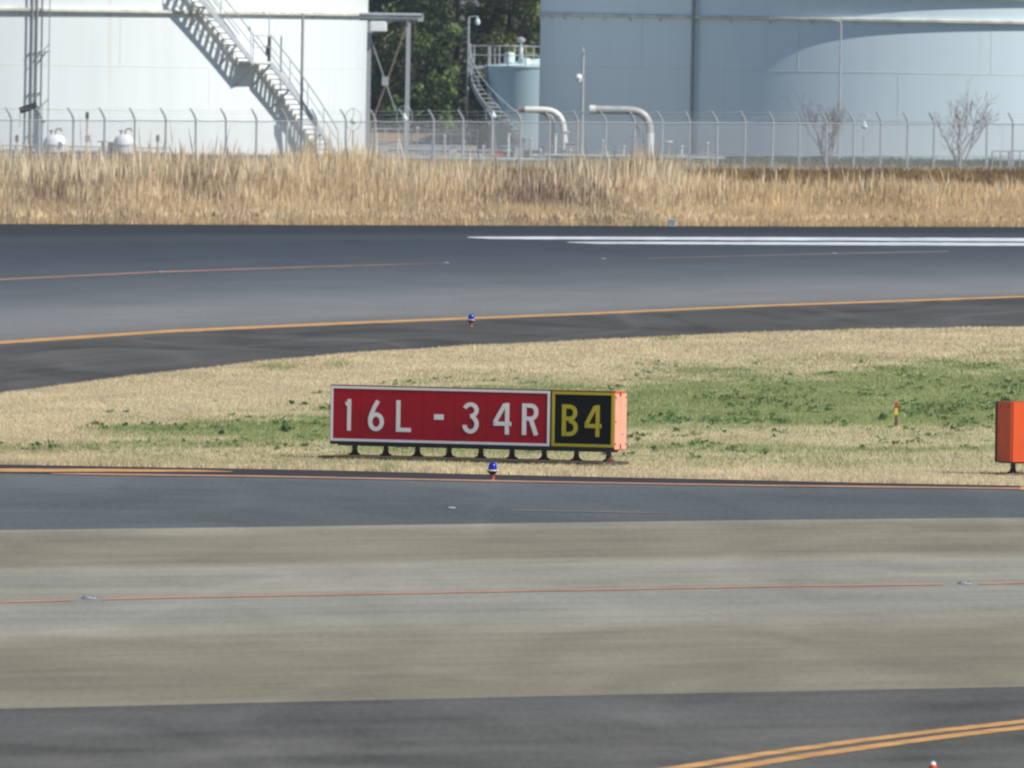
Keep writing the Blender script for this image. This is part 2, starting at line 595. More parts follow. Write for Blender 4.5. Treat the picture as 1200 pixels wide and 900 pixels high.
def glyph(ch, x0, z0, h, y, m, parent, xs=1.0):
    mb = MB()
    for k, st in enumerate(GLYPH[ch]):
        path, closed = st[0], st[1]
        w = st[2] if len(st) > 2 else T
        pr = ribbon(path, w, bool(closed))
        yy = y - 0.0015 * k
        V = [(x0 + p.x * h * xs, yy, z0 + p.y * h) for pair in pr for p in pair]
        n = len(pr)
        F = [(2 * i, 2 * i + 2, 2 * i + 3, 2 * i + 1) for i in range(n - 1)]
        if closed:
            F.append((2 * n - 2, 0, 1, 2 * n - 1))
        mb.add(V, F)
    nm = "numeral" if ch.isdigit() else ("dash" if ch == '-' else "letter")
    o = mb.build(nm, m, parent)
    # give the film a little thickness
    md = o.modifiers.new("thickness", 'SOLIDIFY')
    md.thickness = 0.003
    md.offset = 0
    return o


TH1 = R(22.0)
SIGN_W, SIGN_D = 4.41, 0.46
A1 = G(386.3, 537.2)
dirx = Vector((math.cos(TH1), -math.sin(TH1), 0))
diry = Vector((math.sin(TH1), math.cos(TH1), 0))
sroot = thing("runway_sign", "long red and black airfield sign reading 16L - 34R and B4 on short dark legs", "sign",
              A1 + dirx * SIGN_W / 2 + diry * SIGN_D / 2 + Vector((0, 0, 0.03)), -TH1)
LEG = 0.185
BOX_Z0, BOX_Z1 = LEG, 1.035
W2, D2 = SIGN_W / 2, SIGN_D / 2


def su(px):
    return (px - 386.5) / 331.5 * SIGN_W - W2


MB().box((0, 0.006, (BOX_Z0 + BOX_Z1) / 2), (SIGN_W - 0.02, SIGN_D - 0.03, BOX_Z1 - BOX_Z0 - 0.01), bev=0.012).build("housing", M_case, sroot)
fy = -D2 + 0.012
MB().box((0, -D2 + 0.014, BOX_Z0 + 0.018), (SIGN_W, 0.03, 0.045)).build("bottom_trim", M_trim, sroot)
MB().box((0, -D2 + 0.014, BOX_Z1 - 0.006), (SIGN_W, 0.03, 0.014)).build("top_trim", M_trim, sroot)
FZ0, FZ1 = BOX_Z0 + 0.042, BOX_Z1 - 0.014
xr = su(643.0)
frame = []


def border(x0, x1, z0, z1, w, m, name):
    y = -D2 - 0.004
    mb = MB()
    mb.box(((x0 + x1) / 2, y, z1 - w / 2), (x1 - x0, 0.012, w))
    mb.box(((x0 + x1) / 2, y, z0 + w / 2), (x1 - x0, 0.012, w))
    mb.box((x0 + w / 2, y, (z0 + z1) / 2), (w, 0.012, z1 - z0 - 2 * w))
    mb.box((x1 - w / 2, y, (z0 + z1) / 2), (w, 0.012, z1 - z0 - 2 * w))
    return mb.build(name, m, sroot)


border(-W2 + 0.006, xr, FZ0, FZ1, 0.036, M_wht_sign, "white_border")
border(xr + 0.034, W2 - 0.006, FZ0 + 0.004, FZ1 - 0.004, 0.040, M_yel_sign, "yellow_border")
xs_ = [-W2 + 0.042] + [su(p) for p in (421.6, 458.4, 495.2, 532, 569, 606)] + [xr - 0.036]
for a, b in zip(xs_[:-1], xs_[1:]):
    MB().box(((a + b) / 2, -D2 + 0.004 + random.uniform(-.0008, .0008), (FZ0 + FZ1) / 2), (b - a - 0.003, 0.014, FZ1 - FZ0 - 0.07), bev=0.0015).build("face_panel", M_red_sign, sroot)
xb = [xr + 0.074, (xr + 0.034 + W2) / 2, W2 - 0.046]
for a, b in zip(xb[:-1], xb[1:]):
    MB().box(((a + b) / 2, -D2 + 0.004, (FZ0 + FZ1) / 2), (b - a - 0.002, 0.014, FZ1 - FZ0 - 0.086), bev=0.001).build("black_panel", M_blk_sign, sroot)
MB().box((xr + 0.017, -D2 + 0.004, (FZ0 + FZ1) / 2), (0.034, 0.014, FZ1 - FZ0)).build("divider", M_trim, sroot)
GH = 0.454
gz = FZ0 + 0.152
for ch, p0, p1, wd in (('1', 404.0, 411, 0.206), ('6', 430.8, 449.7, 0.512), ('L', 463.8, 481.2, 0.48), ('-', 508, 519.2, 0.305), ('3', 542.0, 560.5, 0.50), ('4', 577.5, 598.3, 0.565), ('R', 610.8, 629.7, 0.50)):
    glyph(ch, su(p0), gz, GH, -D2 - 0.006, M_wht_sign, sroot, (su(p1) - su(p0)) / (wd * GH))
for ch, p0, p1, wd in (('B', 657.2, 676.0, 0.52), ('4', 683.9, 703.3, 0.565)):
    glyph(ch, su(p0), gz, GH, -D2 - 0.006, M_yel_sign, sroot, (su(p1) - su(p0)) / (wd * GH))
cap = MB().box((W2 - 0.004, -0.108, (BOX_Z0 + BOX_Z1) / 2 - 0.008), (0.022, 0.212, 0.80), bev=0.005).build("end_panel", M_case_end, sroot)
cap2 = MB().box((W2 - 0.004, 0.112, (BOX_Z0 + BOX_Z1) / 2 - 0.008), (0.022, 0.222, 0.80), bev=0.005).build("end_panel", M_case_end, sroot)
for (yy, zz, hh) in ((-0.03, BOX_Z1 - 0.045, 0.05), (0.0, BOX_Z0 + 0.06, 0.06)):
    MB().box((W2 + 0.009, yy, zz), (0.008, 0.05, hh)).build("latch", M_foot, sroot)
for (yy, zz) in ((-0.19, 0.60), (0.07, 0.42), (-0.20, 0.95), (0.19, 0.95), (-0.2, 0.28), (0.19, 0.28)):
    MB().tube([(W2 + 0.006, yy, zz), (W2 + 0.018, yy, zz)], 0.012, 8).build("bolt", M_bolt, sroot)
MB().box((-W2 - 0.001, 0.0, (BOX_Z0 + BOX_Z1) / 2 - 0.004), (0.016, SIGN_D - 0.02, 0.81), bev=0.004).build("end_panel", M_case, sroot)
lg = MB()
lg.tube([(0, 0, 0.07), (0, 0, LEG + 0.01)], 0.034, 10)
lg.tube([(0, 0, 0.125), (0, 0, 0.145)], 0.043, 10)
ft = MB().lathe([(0.085, 0.025), (0.085, 0.045), (0.05, 0.06), (0.04, 0.10), (0.036, 0.11)], n=14)
leg0 = None
for p in (410.5, 447, 484, 521, 558, 594.5, 632, 669.5, 707):
    if leg0 is None:
        leg0 = lg.build("leg", M_leg, sroot, True, (su(p), -0.06, 0))
        f0 = ft.build("foot", M_foot, leg0, True)
    else:
        q = share(leg0, "leg", sroot, (su(p), -0.06, 0))
        share(f0, "foot", q)
MB().box((0.0, 0, LEG - 0.012), (SIGN_W - 0.1, 0.10, 0.03)).build("base_rail", M_trim, sroot)
pad = MB().box((0, 0, 0.026), (SIGN_W - 0.06, 1.2, 0.058), bev=0.012).build("concrete_pad", M_pad, None, False, Vector((sroot.location.x - 0.05, sroot.location.y - 0.3, 0)))  # raised dark front draws the shadow line along the sign's feet
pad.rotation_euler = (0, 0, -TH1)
tag(pad, "low concrete pad under the long red and black sign, coloured dark as its shadow line", "concrete pad")

# ------------------------------------------------------------------ second sign, seen from behind
TH2 = R(27.0)
B1 = G(1185.0, 557.5)
s2w, s2d = 3.3, 0.46
d2x = Vector((math.cos(TH2), math.sin(TH2), 0))
d2y = Vector((-math.sin(TH2), math.cos(TH2), 0))
s2 = thing("sign_box", "plain orange back of a sign box with its shaded bolted end", "sign", B1 + d2x * s2w / 2 + d2y * s2d / 2, TH2)
Z0, Z1 = 0.19, 1.045
MB().box((0.006, 0.0, (Z0 + Z1) / 2), (s2w - 0.012, s2d, Z1 - Z0), bev=0.008).build("housing", M_case, s2)
MB().box((-s2w / 2 - 0.001, -0.01, (Z0 + Z1) / 2), (0.018, s2d - 0.05, Z1 - Z0 - 0.02), bev=0.004).build("end_panel", M_case, s2)
MB().box((0, s2d / 2 + 0.012, (Z0 + Z1) / 2), (s2w + 0.02, 0.03, Z1 - Z0 + 0.01)).build("face_frame", M_trim, s2)
MB().box((0, 0.0, Z0 - 0.006), (s2w - 0.04, s2d - 0.04, 0.02)).build("bottom_plate", M_trim, s2)
for (yy, zz) in ((-0.14, 0.99), (0.10, 0.99), (0.16, 0.62), (-0.1, 0.42), (0.13, 0.25)):
    MB().tube([(-s2w / 2 - 0.006, yy, zz), (-s2w / 2 - 0.022, yy, zz)], 0.013, 8).build("bolt", M_bolt, s2)
for k in range(5):
    q = share(leg0, "leg", s2, (-s2w / 2 + 0.14 + k * 0.72, -0.02, 0))
    share(f0, "foot", q)
pad2 = MB().box((0, 0, 0.012), (s2w + 0.4, 0.8, 0.03), bev=0.01).build("concrete_pad", M_pad, None, False, s2.location)
pad2.rotation_euler = (0, 0, TH2)
tag(pad2, "low concrete pad under the plain orange sign back", "concrete pad")

# ------------------------------------------------------------------ taxiway edge lights
M_stem = mat("faded_red_stem", (0.42, 0.13, 0.10), 0.6, 0.15, 20, 0.3)
M_bowl = mat("dark_red_metal", (0.06, 0.018, 0.016), 0.5, 0.2, 20, 0.3)
M_rim = mat("pale_rim_metal", (0.62, 0.64, 0.52), 0.35, 0.1, 20, 0.5)
M_bluelens = mat("blue_glass_lens", (0.006, 0.008, 0.36), 0.12, 0.1, 30, 0.6)
def edge_light(px, py, label):
    t = thing("edge_light", label, "edge light", G(px, py), 0, "blue edge lights on stems")
    MB().lathe([(0.045, 0.004), (0.045, 0.012), (0.03, 0.016), (0.03, 0.085), (0.042, 0.10)], n=16).build("stem", M_stem, t, True)
    MB().lathe([(0.036, 0.085), (0.05, 0.105), (0.072, 0.128), (0.078, 0.136)], n=20).build("bowl", M_bowl, t, True)
    MB().lathe([(0.078, 0.134), (0.081, 0.138), (0.078, 0.147), (0.058, 0.152)], n=20).build("rim", M_rim, t, True)
    MB().lathe([(0.060, 0.150), (0.062, 0.175), (0.058, 0.205), (0.046, 0.235), (0.026, 0.254), (0.008, 0.260), (0.0, 0.2605)], n=20).build("lens", M_bluelens, t, True)
    return t


edge_light(577.0, 563.3, "blue domed edge light on the pavement just in front of the long red sign")
edge_light(551.8, 383.2, "blue domed edge light beside the orange line of the curved taxiway")

# ------------------------------------------------------------------ small things near by
M_stk_r = mat("stake_red_paint", (0.55, 0.03, 0.03), 0.6, 0.15, 20, 0.2)
M_stk_y = mat("stake_yellow_paint", (0.66, 0.52, 0.05), 0.6, 0.15, 20, 0.2)
M_stk_w = mat("stake_wood", (0.17, 0.085, 0.05), 0.8, 0.25, 20, 0.1)
st = thing("marker_stake", "short wooden stake with red and yellow painted top in the green weeds", "stake", G(1050, 500.5))
MB().box((0, 0, 0.095), (0.045, 0.045, 0.19), bev=0.003).build("post", M_stk_w, st)
MB().box((0, 0, 0.245), (0.047, 0.047, 0.11), bev=0.003).build("yellow_band", M_stk_y, st)
MB().box((0, 0, 0.345), (0.049, 0.049, 0.09), bev=0.004).build("red_cap", M_stk_r, st)

M_inset = mat("inset_light_metal", (0.26, 0.28, 0.32), 0.6, 0.2, 12, 0.2, 0.0)
M_inset_d = mat("inset_light_window", (0.05, 0.05, 0.055), 0.3, 0.1, 12, 0.5)
def inset(px, py, r, label):
    t = thing("inset_light", label, "inset light", G(px, py) + Vector((0, 0, 0.012)), 0, "flush lights set in the pavement")
    MB().lathe([(r, 0), (r * 0.93, 0.012), (r * 0.6, 0.02), (0, 0.021)], n=18).build("cover", M_inset, t, True)
    for s in (-1, 1):
        MB().box((s * r * 0.55, -r * 0.3, 0.02), (r * 0.25, r * 0.5, 0.012)).build("light_window", M_inset_d, t)


inset(104, 702.5, 0.085, "flush metal light in the concrete, where the worn orange line is interrupted")
inset(1130, 685.2, 0.085, "flush metal light in the concrete at the end gap of the orange line")
inset(528, 596.5, 0.07, "flush metal light in the grey asphalt before the blue edge light")
inset(187, 319.3, 0.09, "flush metal light on the thin orange line of the runway")
inset(522, 308.6, 0.09, "flush metal light at the faded end of the thin runway line")
inset(706, 304, 0.09, "flush metal light on the dark runway below the white stripes")
inset(977, 297.5, 0.09, "flush metal light on the faded runway line below the white stripes")

M_cone = mat("cone_red_plastic", (0.60, 0.045, 0.02), 0.5, 0.08, 12, 0.3)
M_cone_w = mat("cone_white_band", (0.72, 0.74, 0.74), 0.5, 0.08, 12, 0.3)
CT = at(1093.5, 892.5, 174.0)
cn = thing("traffic_cone", "red traffic cone with a white tip beside the double orange line", "traffic cone", (CT.x, 174.0, 0))
ch_ = CT.z
MB().box((0, 0, 0.02), (0.3, 0.3, 0.03), bev=0.006).build("base", M_cone, cn)
MB().lathe([(0.125, 0.035), (0.028, ch_ - 0.026)], n=20).build("body", M_cone, cn, True)
MB().lathe([(0.027, ch_ - 0.026), (0.021, ch_ - 0.01), (0.013, ch_), (0.0, ch_ + 0.001)], n=20).build("tip", M_cone_w, cn, True)

M_cab = mat("pale_blue_cabinet_paint", (0.34, 0.40, 0.47), 0.5, 0.1, 8, 0.3)
cb = thing("marker_cabinet", "small pale grey cabinet at the runway edge before the tall dry grass", "cabinet", G(787.5, 267.0))
MB().box((0, 0, 0.115), (0.19, 0.16, 0.17), bev=0.01).build("case", M_cab, cb)
MB().box((0, 0, 0.215), (0.22, 0.19, 0.025), bev=0.006).build("lid", M_cab, cb)
MB().box((0, 0, 0.017), (0.14, 0.12, 0.03)).build("foot", M_leg, cb)
MB().box((0.02, -0.083, 0.115), (0.025, 0.01, 0.04)).build("handle", M_trim, cb)

# ------------------------------------------------------------------ storage tanks
def tank_mat(name, base, stain):
    m = bpy.data.materials.new(name)
    m.use_nodes = True
    nt = m.node_tree
    L = nt.links.new
    b = nt.nodes["Principled BSDF"]
    b.inputs["Roughness"].default_value = 0.6
    b.inputs["Specular IOR Level"].default_value = 0.25
    tc = nt.nodes.new("ShaderNodeTexCoord")
    mp = nt.nodes.new("ShaderNodeMapping")
    mp.inputs["Scale"].default_value = (1.6, 1.6, 0.12)
    L(tc.outputs["Object"], mp.inputs[0])
    n = nt.nodes.new("ShaderNodeTexNoise")
    n.inputs["Scale"].default_value = 1.2
    n.inputs["Detail"].default_value = 5
    L(mp.outputs[0], n.inputs["Vector"])
    r = nt.nodes.new("ShaderNodeValToRGB")
    r.color_ramp.elements[0].position = 0.30
    r.color_ramp.elements[1].position = 0.62
    r.color_ramp.elements[0].color = (*stain, 1)
    r.color_ramp.elements[1].color = (*base, 1)
    L(n.outputs["Fac"], r.inputs[0])
    mp2 = nt.nodes.new("ShaderNodeMapping")
    mp2.inputs["Scale"].default_value = (1.5, 1.5, 0.035)
    L(tc.outputs["Object"], mp2.inputs[0])
    n2 = nt.nodes.new("ShaderNodeTexNoise")
    n2.inputs["Scale"].default_value = 2.6
    n2.inputs["Detail"].default_value = 2
    L(mp2.outputs[0], n2.inputs["Vector"])
    r2 = nt.nodes.new("ShaderNodeValToRGB")
    r2.color_ramp.elements[0].position = 0.66
    r2.color_ramp.elements[1].position = 0.80
    r2.color_ramp.elements[0].color = (0, 0, 0, 1)
    r2.color_ramp.elements[1].color = (0.55, 0.55, 0.55, 1)
    L(n2.outputs["Fac"], r2.inputs[0])
    mx = nt.nodes.new("ShaderNodeMixRGB")
    mx.inputs[2].default_value = (base[0] * 0.88, base[1] * 0.80, base[2] * 0.66, 1)
    L(r2.outputs[0], mx.inputs[0])
    L(r.outputs[0], mx.inputs[1])
    L(mx.outputs[0], b.inputs["Base Color"])
    return m


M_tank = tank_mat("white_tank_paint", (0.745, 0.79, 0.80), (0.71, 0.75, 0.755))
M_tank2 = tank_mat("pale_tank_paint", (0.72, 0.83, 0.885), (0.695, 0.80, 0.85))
M_girder = mat("weathered_girder_paint", (0.62, 0.61, 0.54), 0.7, 0.22, 2.0, 0.2)
M_seam = mat("weld_seam_paint", (0.70, 0.71, 0.70), 0.7, 0.1, 2, 0.2)
M_galv = mat("galvanised_steel", (0.44, 0.46, 0.48), 0.5, 0.12, 10, 0.4, 0.25)
M_pipe_d = mat("dull_grey_pipe", (0.30, 0.31, 0.32), 0.6, 0.15, 8, 0.3)
M_stair = mat("white_stair_paint", (0.74, 0.74, 0.71), 0.6, 0.08, 5, 0.2)
M_stair_g = mat("grey_stair_paint", (0.46, 0.49, 0.52), 0.6, 0.10, 5, 0.2)
M_brown = mat("brown_steel_paint", (0.22, 0.17, 0.14), 0.7, 0.15, 8, 0.2)
TR = 17.2


def tank(px_edge, side, Y, ring_z, seams, label, m):
    """px_edge: photo column of the visible flank; side -1 left flank, +1 right flank"""
    e = at(px_edge, 100, Y)
    c = Vector((e.x - side * TR, Y, 0))
    t = thing("storage_tank", label, "storage tank", c)
    N = 256
    TOP = 6.85
    MB().lathe([(TR, 0.10), (TR, TOP)], n=N).build("shell", m, t, True)
    MB().lathe([(TR + 0.05, TOP + 0.002), (TR + 0.05, TOP + 0.08), (TR * 0.5, TOP + 0.3), (0, TOP + 0.5)], n=96).build("roof", m, t, True)
    MB().lathe([(TR + 0.25, 0), (TR + 0.25, 0.098), (TR - 0.1, 0.098)], n=96).build("foundation", M_pad, t)
    MB().lathe([(TR - 0.01, ring_z - 0.075), (TR + 0.17, ring_z - 0.06), (TR + 0.17, ring_z + 0.035), (TR - 0.01, ring_z + 0.075)], n=N).build("wind_girder", M_girder, t, True)
    MB().lathe([(TR - 0.01, TOP - 0.3), (TR + 0.2, TOP - 0.28), (TR + 0.2, TOP - 0.2), (TR - 0.01, TOP - 0.15)], n=N).build("wind_girder", M_girder, t, True)
    for z in seams:
        MB().lathe([(TR - 0.01, z - 0.014), (TR + 0.008, z - 0.008), (TR + 0.008, z + 0.008), (TR - 0.01, z + 0.014)], n=N).build("weld_seam", M_seam, t, True)
    zz = [0.1] + list(seams) + [ring_z]
    for i, (a, b) in enumerate(zip(zz[:-1], zz[1:])):
        for k in range(14):
            an = R(k * 360 / 14 + i * 12 + 3)
            MB().arc_band(TR - 0.01, TR + 0.007, a + 0.02, b - 0.08, an - 0.0007, an + 0.0007, 1).build("weld_seam", M_seam, t)
    # small brackets under the girder
    for k in range(60):
        an = R(k * 6 + 1.5)
        p = Vector((math.sin(an), -math.cos(an), 0))
        MB().bar(p * (TR - 0.01) + Vector((0, 0, ring_z - 0.22)), p * (TR + 0.12) + Vector((0, 0, ring_z - 0.07)), 0.035, 0.03).build("bracket", M_girder, t)
    return t


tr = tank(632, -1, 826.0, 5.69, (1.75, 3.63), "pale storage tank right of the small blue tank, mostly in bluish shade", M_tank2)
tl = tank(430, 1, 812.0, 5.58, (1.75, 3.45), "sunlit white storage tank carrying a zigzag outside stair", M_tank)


def tank_phi(t, px, py, r):
    """angle on a tank's wall, from the side facing the photographer, seen at a photo column"""
    p = at(px, py, t.location.y - r * 0.7)
    s = (p.x - t.location.x) / r
    for _ in range(4):
        ph = math.asin(max(-1, min(1, s)))
        p = at(px, py, t.location.y - r * math.cos(ph))
        s = (p.x - t.location.x) / r
    ph = math.asin(max(-1, min(1, s)))
    return ph, p.z


def pipe_on(t, px0, py0, px1, py1, off, r, m, name="riser_pipe", clamps=6):
    ph, z1 = tank_phi(t, px0, py0, TR + off)
    _, z0 = tank_phi(t, px1, py1, TR + off)
    d = Vector((math.sin(ph), -math.cos(ph), 0))
    z0 = max(z0, 0.02)
    pts = [d * (TR + off) + Vector((0, 0, z0)), d * (TR + off) + Vector((0, 0, z1))]
    o = MB().tube(pts, r, 8).build(name, m, t, True)
    for k in range(clamps):
        z = z0 + (z1 - z0) * (k + 0.5) / clamps
        MB().bar(d * (TR - 0.01) + Vector((0, 0, z)), d * (TR + off + r + 0.01) + Vector((0, 0, z)), 0.06, 0.04).build("pipe_clamp", m, o)
    return o


pipe_on(tr, 814, -60, 811.5, 200, 0.16, 0.075, M_pipe_d)
pipe_on(tl, 355, 16, 351.5, 205, 0.95, 0.055, M_pipe_d, clamps=0)
for (a, b) in ((39.5, 36.5), (45, 41.5), (50.5, 47.5)):
    pipe_on(tl, a, -60, b, 205, 0.2, 0.035, M_pipe_d, "cable_conduit", 5)
pipe_on(tl, 59.5, -60, 57, 205, 0.45, 0.02, M_pipe_d, "cable_conduit", 3)
# stray bracing between the conduits
for (x0, y0, x1, y1) in ((39, 74, 58, 51), (47, 126, 57.5, 115)):
    p0, z0 = tank_phi(tl, x0, y0, TR + 0.2)
    p1, z1 = tank_phi(tl, x1, y1, TR + 0.45)
    MB().tube([((TR + 0.2) * math.sin(p0), -(TR + 0.2) * math.cos(p0), z0), ((TR + 0.45) * math.sin(p1), -(TR + 0.45) * math.cos(p1), z1)], 0.018, 6).build("brace", M_pipe_d, tl)

# ------------------------------------------------------------------ outside stair of the white tank
RI, RO = TR + 0.12, TR + 0.90
stair = thing("tank_stair", "zigzag steel stair with handrails climbing round the white tank", "stair", tl.location)
ph_a, z_a = tank_phi(tl, 231, 0, TR + 0.5)
ph_b, z_b = tank_phi(tl, 288, 71, TR + 0.5)
ph_c, z_c = tank_phi(tl, 308, 72, TR + 0.5)
ph_d, z_d = tank_phi(tl, 385, 186, TR + 0.5)
# continue the upper flight to the tank top
k_up = (z_a - z_b) / (ph_a - ph_b)
ph_t = ph_b + (6.8 - z_b) / k_up


def flight(p0, z0, p1, z1, n, rail_out=True):
    zf = lambda t: z0 + (z1 - z0) * t
    N = max(8, n)
    MB().arc_band(RI - 0.02, RI + 0.03, lambda t: zf(t) - 0.20, lambda t: zf(t) + 0.06, p0, p1, N).build("stringer", M_stair, stair)
    MB().arc_band(RO - 0.03, RO + 0.02, lambda t: zf(t) - 0.20, lambda t: zf(t) + 0.06, p0, p1, N).build("stringer", M_stair_g, stair)
    for k in range(n):
        t = (k + 0.5) / n
        a = p0 + (p1 - p0) * t
        da = 0.085 / TR
        MB().arc_band(RI + 0.03, RO - 0.03, zf(t) - 0.03, zf(t) + 0.01, a - da, a + da, 1).build("tread", M_stair, stair)
    for r in ((RO, RI) if rail_out else (RI,)):
        for hz, rr in ((1.0, 0.022), (0.55, 0.015)):
            pts = [(r * math.sin(p0 + (p1 - p0) * i / N), -r * math.cos(p0 + (p1 - p0) * i / N), zf(i / N) + hz) for i in range(N + 1)]
            if r == RO or hz == 1.0:
                MB().tube(pts, rr, 6).build("handrail", M_galv, stair, True)
        if r == RO:
            m_ = max(2, int(abs(p1 - p0) * TR / 1.1))
            for i in range(m_ + 1):
                a = p0 + (p1 - p0) * i / m_
                z = zf(i / m_)
                MB().tube([(r * math.sin(a), -r * math.cos(a), z), (r * math.sin(a), -r * math.cos(a), z + 1.0)], 0.02, 6).build("rail_post", M_galv, stair)
    # brackets to the wall
    for t in (0.25, 0.72):
        a = p0 + (p1 - p0) * t
        d = Vector((math.sin(a), -math.cos(a), 0))
        z = zf(t)
        MB().bar(d * (TR - 0.01) + Vector((0, 0, z - 0.9)), d * RO + Vector((0, 0, z - 0.15)), 0.06, 0.06).build("support_bracket", M_stair_g, stair)
        MB().bar(d * (TR - 0.01) + Vector((0, 0, z - 0.17)), d * RO + Vector((0, 0, z - 0.17)), 0.05, 0.05).build("support_bracket", M_stair_g, stair)


flight(ph_b, z_b, ph_t, 6.8, 13)
flight(ph_c, z_c, ph_d, max(z_d, 0.05), 19)
MB().arc_band(RI - 0.1, RO + 0.03, z_c - 0.07, z_c + 0.012, ph_b - 0.002, ph_c + 0.002, 6).build("landing", M_stair, stair)
for a in (ph_b, ph_c):
    d = Vector((math.sin(a), -math.cos(a), 0))
    MB().bar(d * (TR - 0.01) + Vector((0, 0, z_c - 0.95)), d * RO + Vector((0, 0, z_c - 0.1)), 0.07, 0.07).build("support_bracket", M_stair_g, stair)
    MB().tube([d * RO + Vector((0, 0, z_c)), d * RO + Vector((0, 0, z_c + 1.05))], 0.025, 6).build("rail_post", M_galv, stair)
for hz in (1.0, 0.55):
    MB().tube([((RO) * math.sin(ph_b + (ph_c - ph_b) * i / 5), -(RO) * math.cos(ph_b + (ph_c - ph_b) * i / 5), z_c + hz) for i in range(6)], 0.02, 6).build("handrail", M_galv, stair)
dC = Vector((math.sin(ph_c), -math.cos(ph_c), 0))
lp = thing("stair_lamp", "slim lamp pole with dark box on the landing of the tank stair", "lamp", tl.location + dC * (RO - 0.1) + Vector((0, 0, z_c + 0.012)))
MB().tube([(0, 0, 0), (0, 0, 0.95)], 0.05, 8).build("pole", M_leg, lp)
MB().tube([(0, 0, 0.95), (0, 0, 1.85)], 0.022, 8).build("upper_pole", M_galv, lp)
MB().tube([(0, 0, 1.85), (-0.03, 0, 1.95), (-0.12, 0, 2.0), (-0.2, 0, 1.96)], 0.018, 6).build("arm", M_galv, lp)
MB().box((-0.05, -0.02, 0.42), (0.14, 0.1, 0.36), bev=0.01).build("control_box", M_leg, lp)
MB().lathe([(0.05, 1.86), (0.06, 1.90), (0.03, 1.95), (0, 1.955)], c=(-0.2, 0, -0.02), n=12).build("lamp_head", M_galv, lp, True)

# ------------------------------------------------------------------ pipe gantry beside the white tank
YG = 800.0
g0 = at(433, 20, YG); g1 = at(479, 20, YG)
gt = thing("pipe_gantry", "steel gantry with grey columns and crossed braces beside the white tank", "gantry", (g0.x, YG, 0))
bz = at(460, 20, YG).z
cw = g1.x - g0.x
for x in (0.0, cw):
    c_ = MB()
    c_.box((x, -0.07, bz / 2 - 0.08), (0.17, 0.02, bz - 0.2))
    c_.box((x, 0.07, bz / 2 - 0.08), (0.17, 0.02, bz - 0.2))
    c_.box((x, 0, bz / 2 - 0.08), (0.025, 0.12, bz - 0.2))
    col_ = c_.build("column", M_galv, gt)
    MB().box((x, 0, 0.02), (0.36, 0.36, 0.035)).build("base_plate", M_pipe_d, col_)
bm_ = MB()
bm_.box(((cw + 0.4) / 2 - 0.1, 0, bz + 0.14), (cw + 0.95, 0.16, 0.025))
bm_.box(((cw + 0.4) / 2 - 0.1, 0, bz - 0.14), (cw + 0.95, 0.16, 0.025))
bm_.box(((cw + 0.4) / 2 - 0.1, 0, bz), (cw + 0.95, 0.02, 0.255))
bm_.build("beam", M_galv, gt)
MB().tube([(-0.4, -0.16, bz + 0.09), (cw + 0.5, -0.16, bz + 0.09)], 0.07, 10).build("carried_pipe", M_galv, gt, True)
MB().bar((0.06, 0.03, bz - 0.85), (cw - 0.45, 0.03, 1.9), 0.09, 0.06).build("brace", M_pipe_d, gt)
MB().bar((cw - 0.05, -0.03, bz - 0.25), (0.2, -0.03, 1.5), 0.10, 0.06).build("brace", M_brown, gt)
jp = at(451.5, 95, YG)
MB().box((jp.x - g0.x, -0.075, jp.z), (0.26, 0.02, 0.34)).build("gusset_plate", M_galv, gt)
wb = at(443.5, 31, YG)
M_wtank0 = mat("white_box_enamel", (0.88, 0.88, 0.88), 0.5, 0.04, 5, 0.3)
wbx = MB().box((0, 0, 0), (0.66, 0.22, 0.40), bev=0.03).build("white_box", M_wtank0, None, False, (wb.x, YG - 0.4, wb.z))
tag(wbx, "white box hanging under the gantry beam beside the white tank", "box")

# ------------------------------------------------------------------ small blue tank with spiral stair
M_blue_t = tank_mat("blue_green_tank_paint", (0.52, 0.68, 0.72), (0.50, 0.65, 0.68))
M_roof_t = mat("pale_aqua_roof_paint", (0.62, 0.75, 0.74), 0.6, 0.08, 5, 0.2)
YS, SR = 852.0, 2.14
sc_ = at(632, 100, YS)
top_z = at(600, 77, YS).z
stt = thing("small_tank", "small blue round tank with railed roof tucked behind the large pale tank", "storage tank", (sc_.x, YS, 0))
MB().lathe([(SR, 0.05), (SR, top_z - 0.06)], n=96).build("shell", M_blue_t, stt, True)
MB().lathe([(SR + 0.03, top_z - 0.06), (SR + 0.03, top_z - 0.005), (0.0, top_z + 0.32)], n=64).build("roof", M_roof_t, stt, True)
hx = at(597, 66, YS)
MB().lathe([(0.22, 0), (0.22, 0.34), (0.20, 0.40), (0, 0.44)], c=(hx.x - sc_.x, -0.9, top_z + 0.13), n=20).build("roof_hatch", M_roof_t, stt, True)
vx = at(610.5, 55, YS)
MB().lathe([(0.10, 0), (0.10, 0.55), (0.06, 0.6), (0.06, 0.78), (0.16, 0.82), (0.18, 0.92), (0.06, 1.0), (0, 1.01)], c=(vx.x - sc_.x, -0.6, top_z + 0.18), n=16).build("roof_vent", M_galv, stt, True)
MB().lathe([(0.24, 0), (0.24, 0.2), (0, 0.22)], c=(vx.x - sc_.x + 0.15, -1.1, top_z + 0.12), n=16).build("roof_hatch", M_roof_t, stt, True)
for hz, rr in ((0.80, 0.022), (0.42, 0.016)):
    MB().tube([((SR - 0.02) * math.cos(2 * math.pi * i / 40), (SR - 0.02) * math.sin(2 * math.pi * i / 40), top_z + hz) for i in range(41)], rr, 6, False).build("handrail", M_galv, stt, True)
for i in range(16):
    a = 2 * math.pi * (i + 0.3) / 16
    MB().tube([((SR - 0.02) * math.cos(a), (SR - 0.02) * math.sin(a), top_z), ((SR - 0.02) * math.cos(a), (SR - 0.02) * math.sin(a), top_z + 0.80)], 0.03, 6).build("rail_post", M_galv, stt)
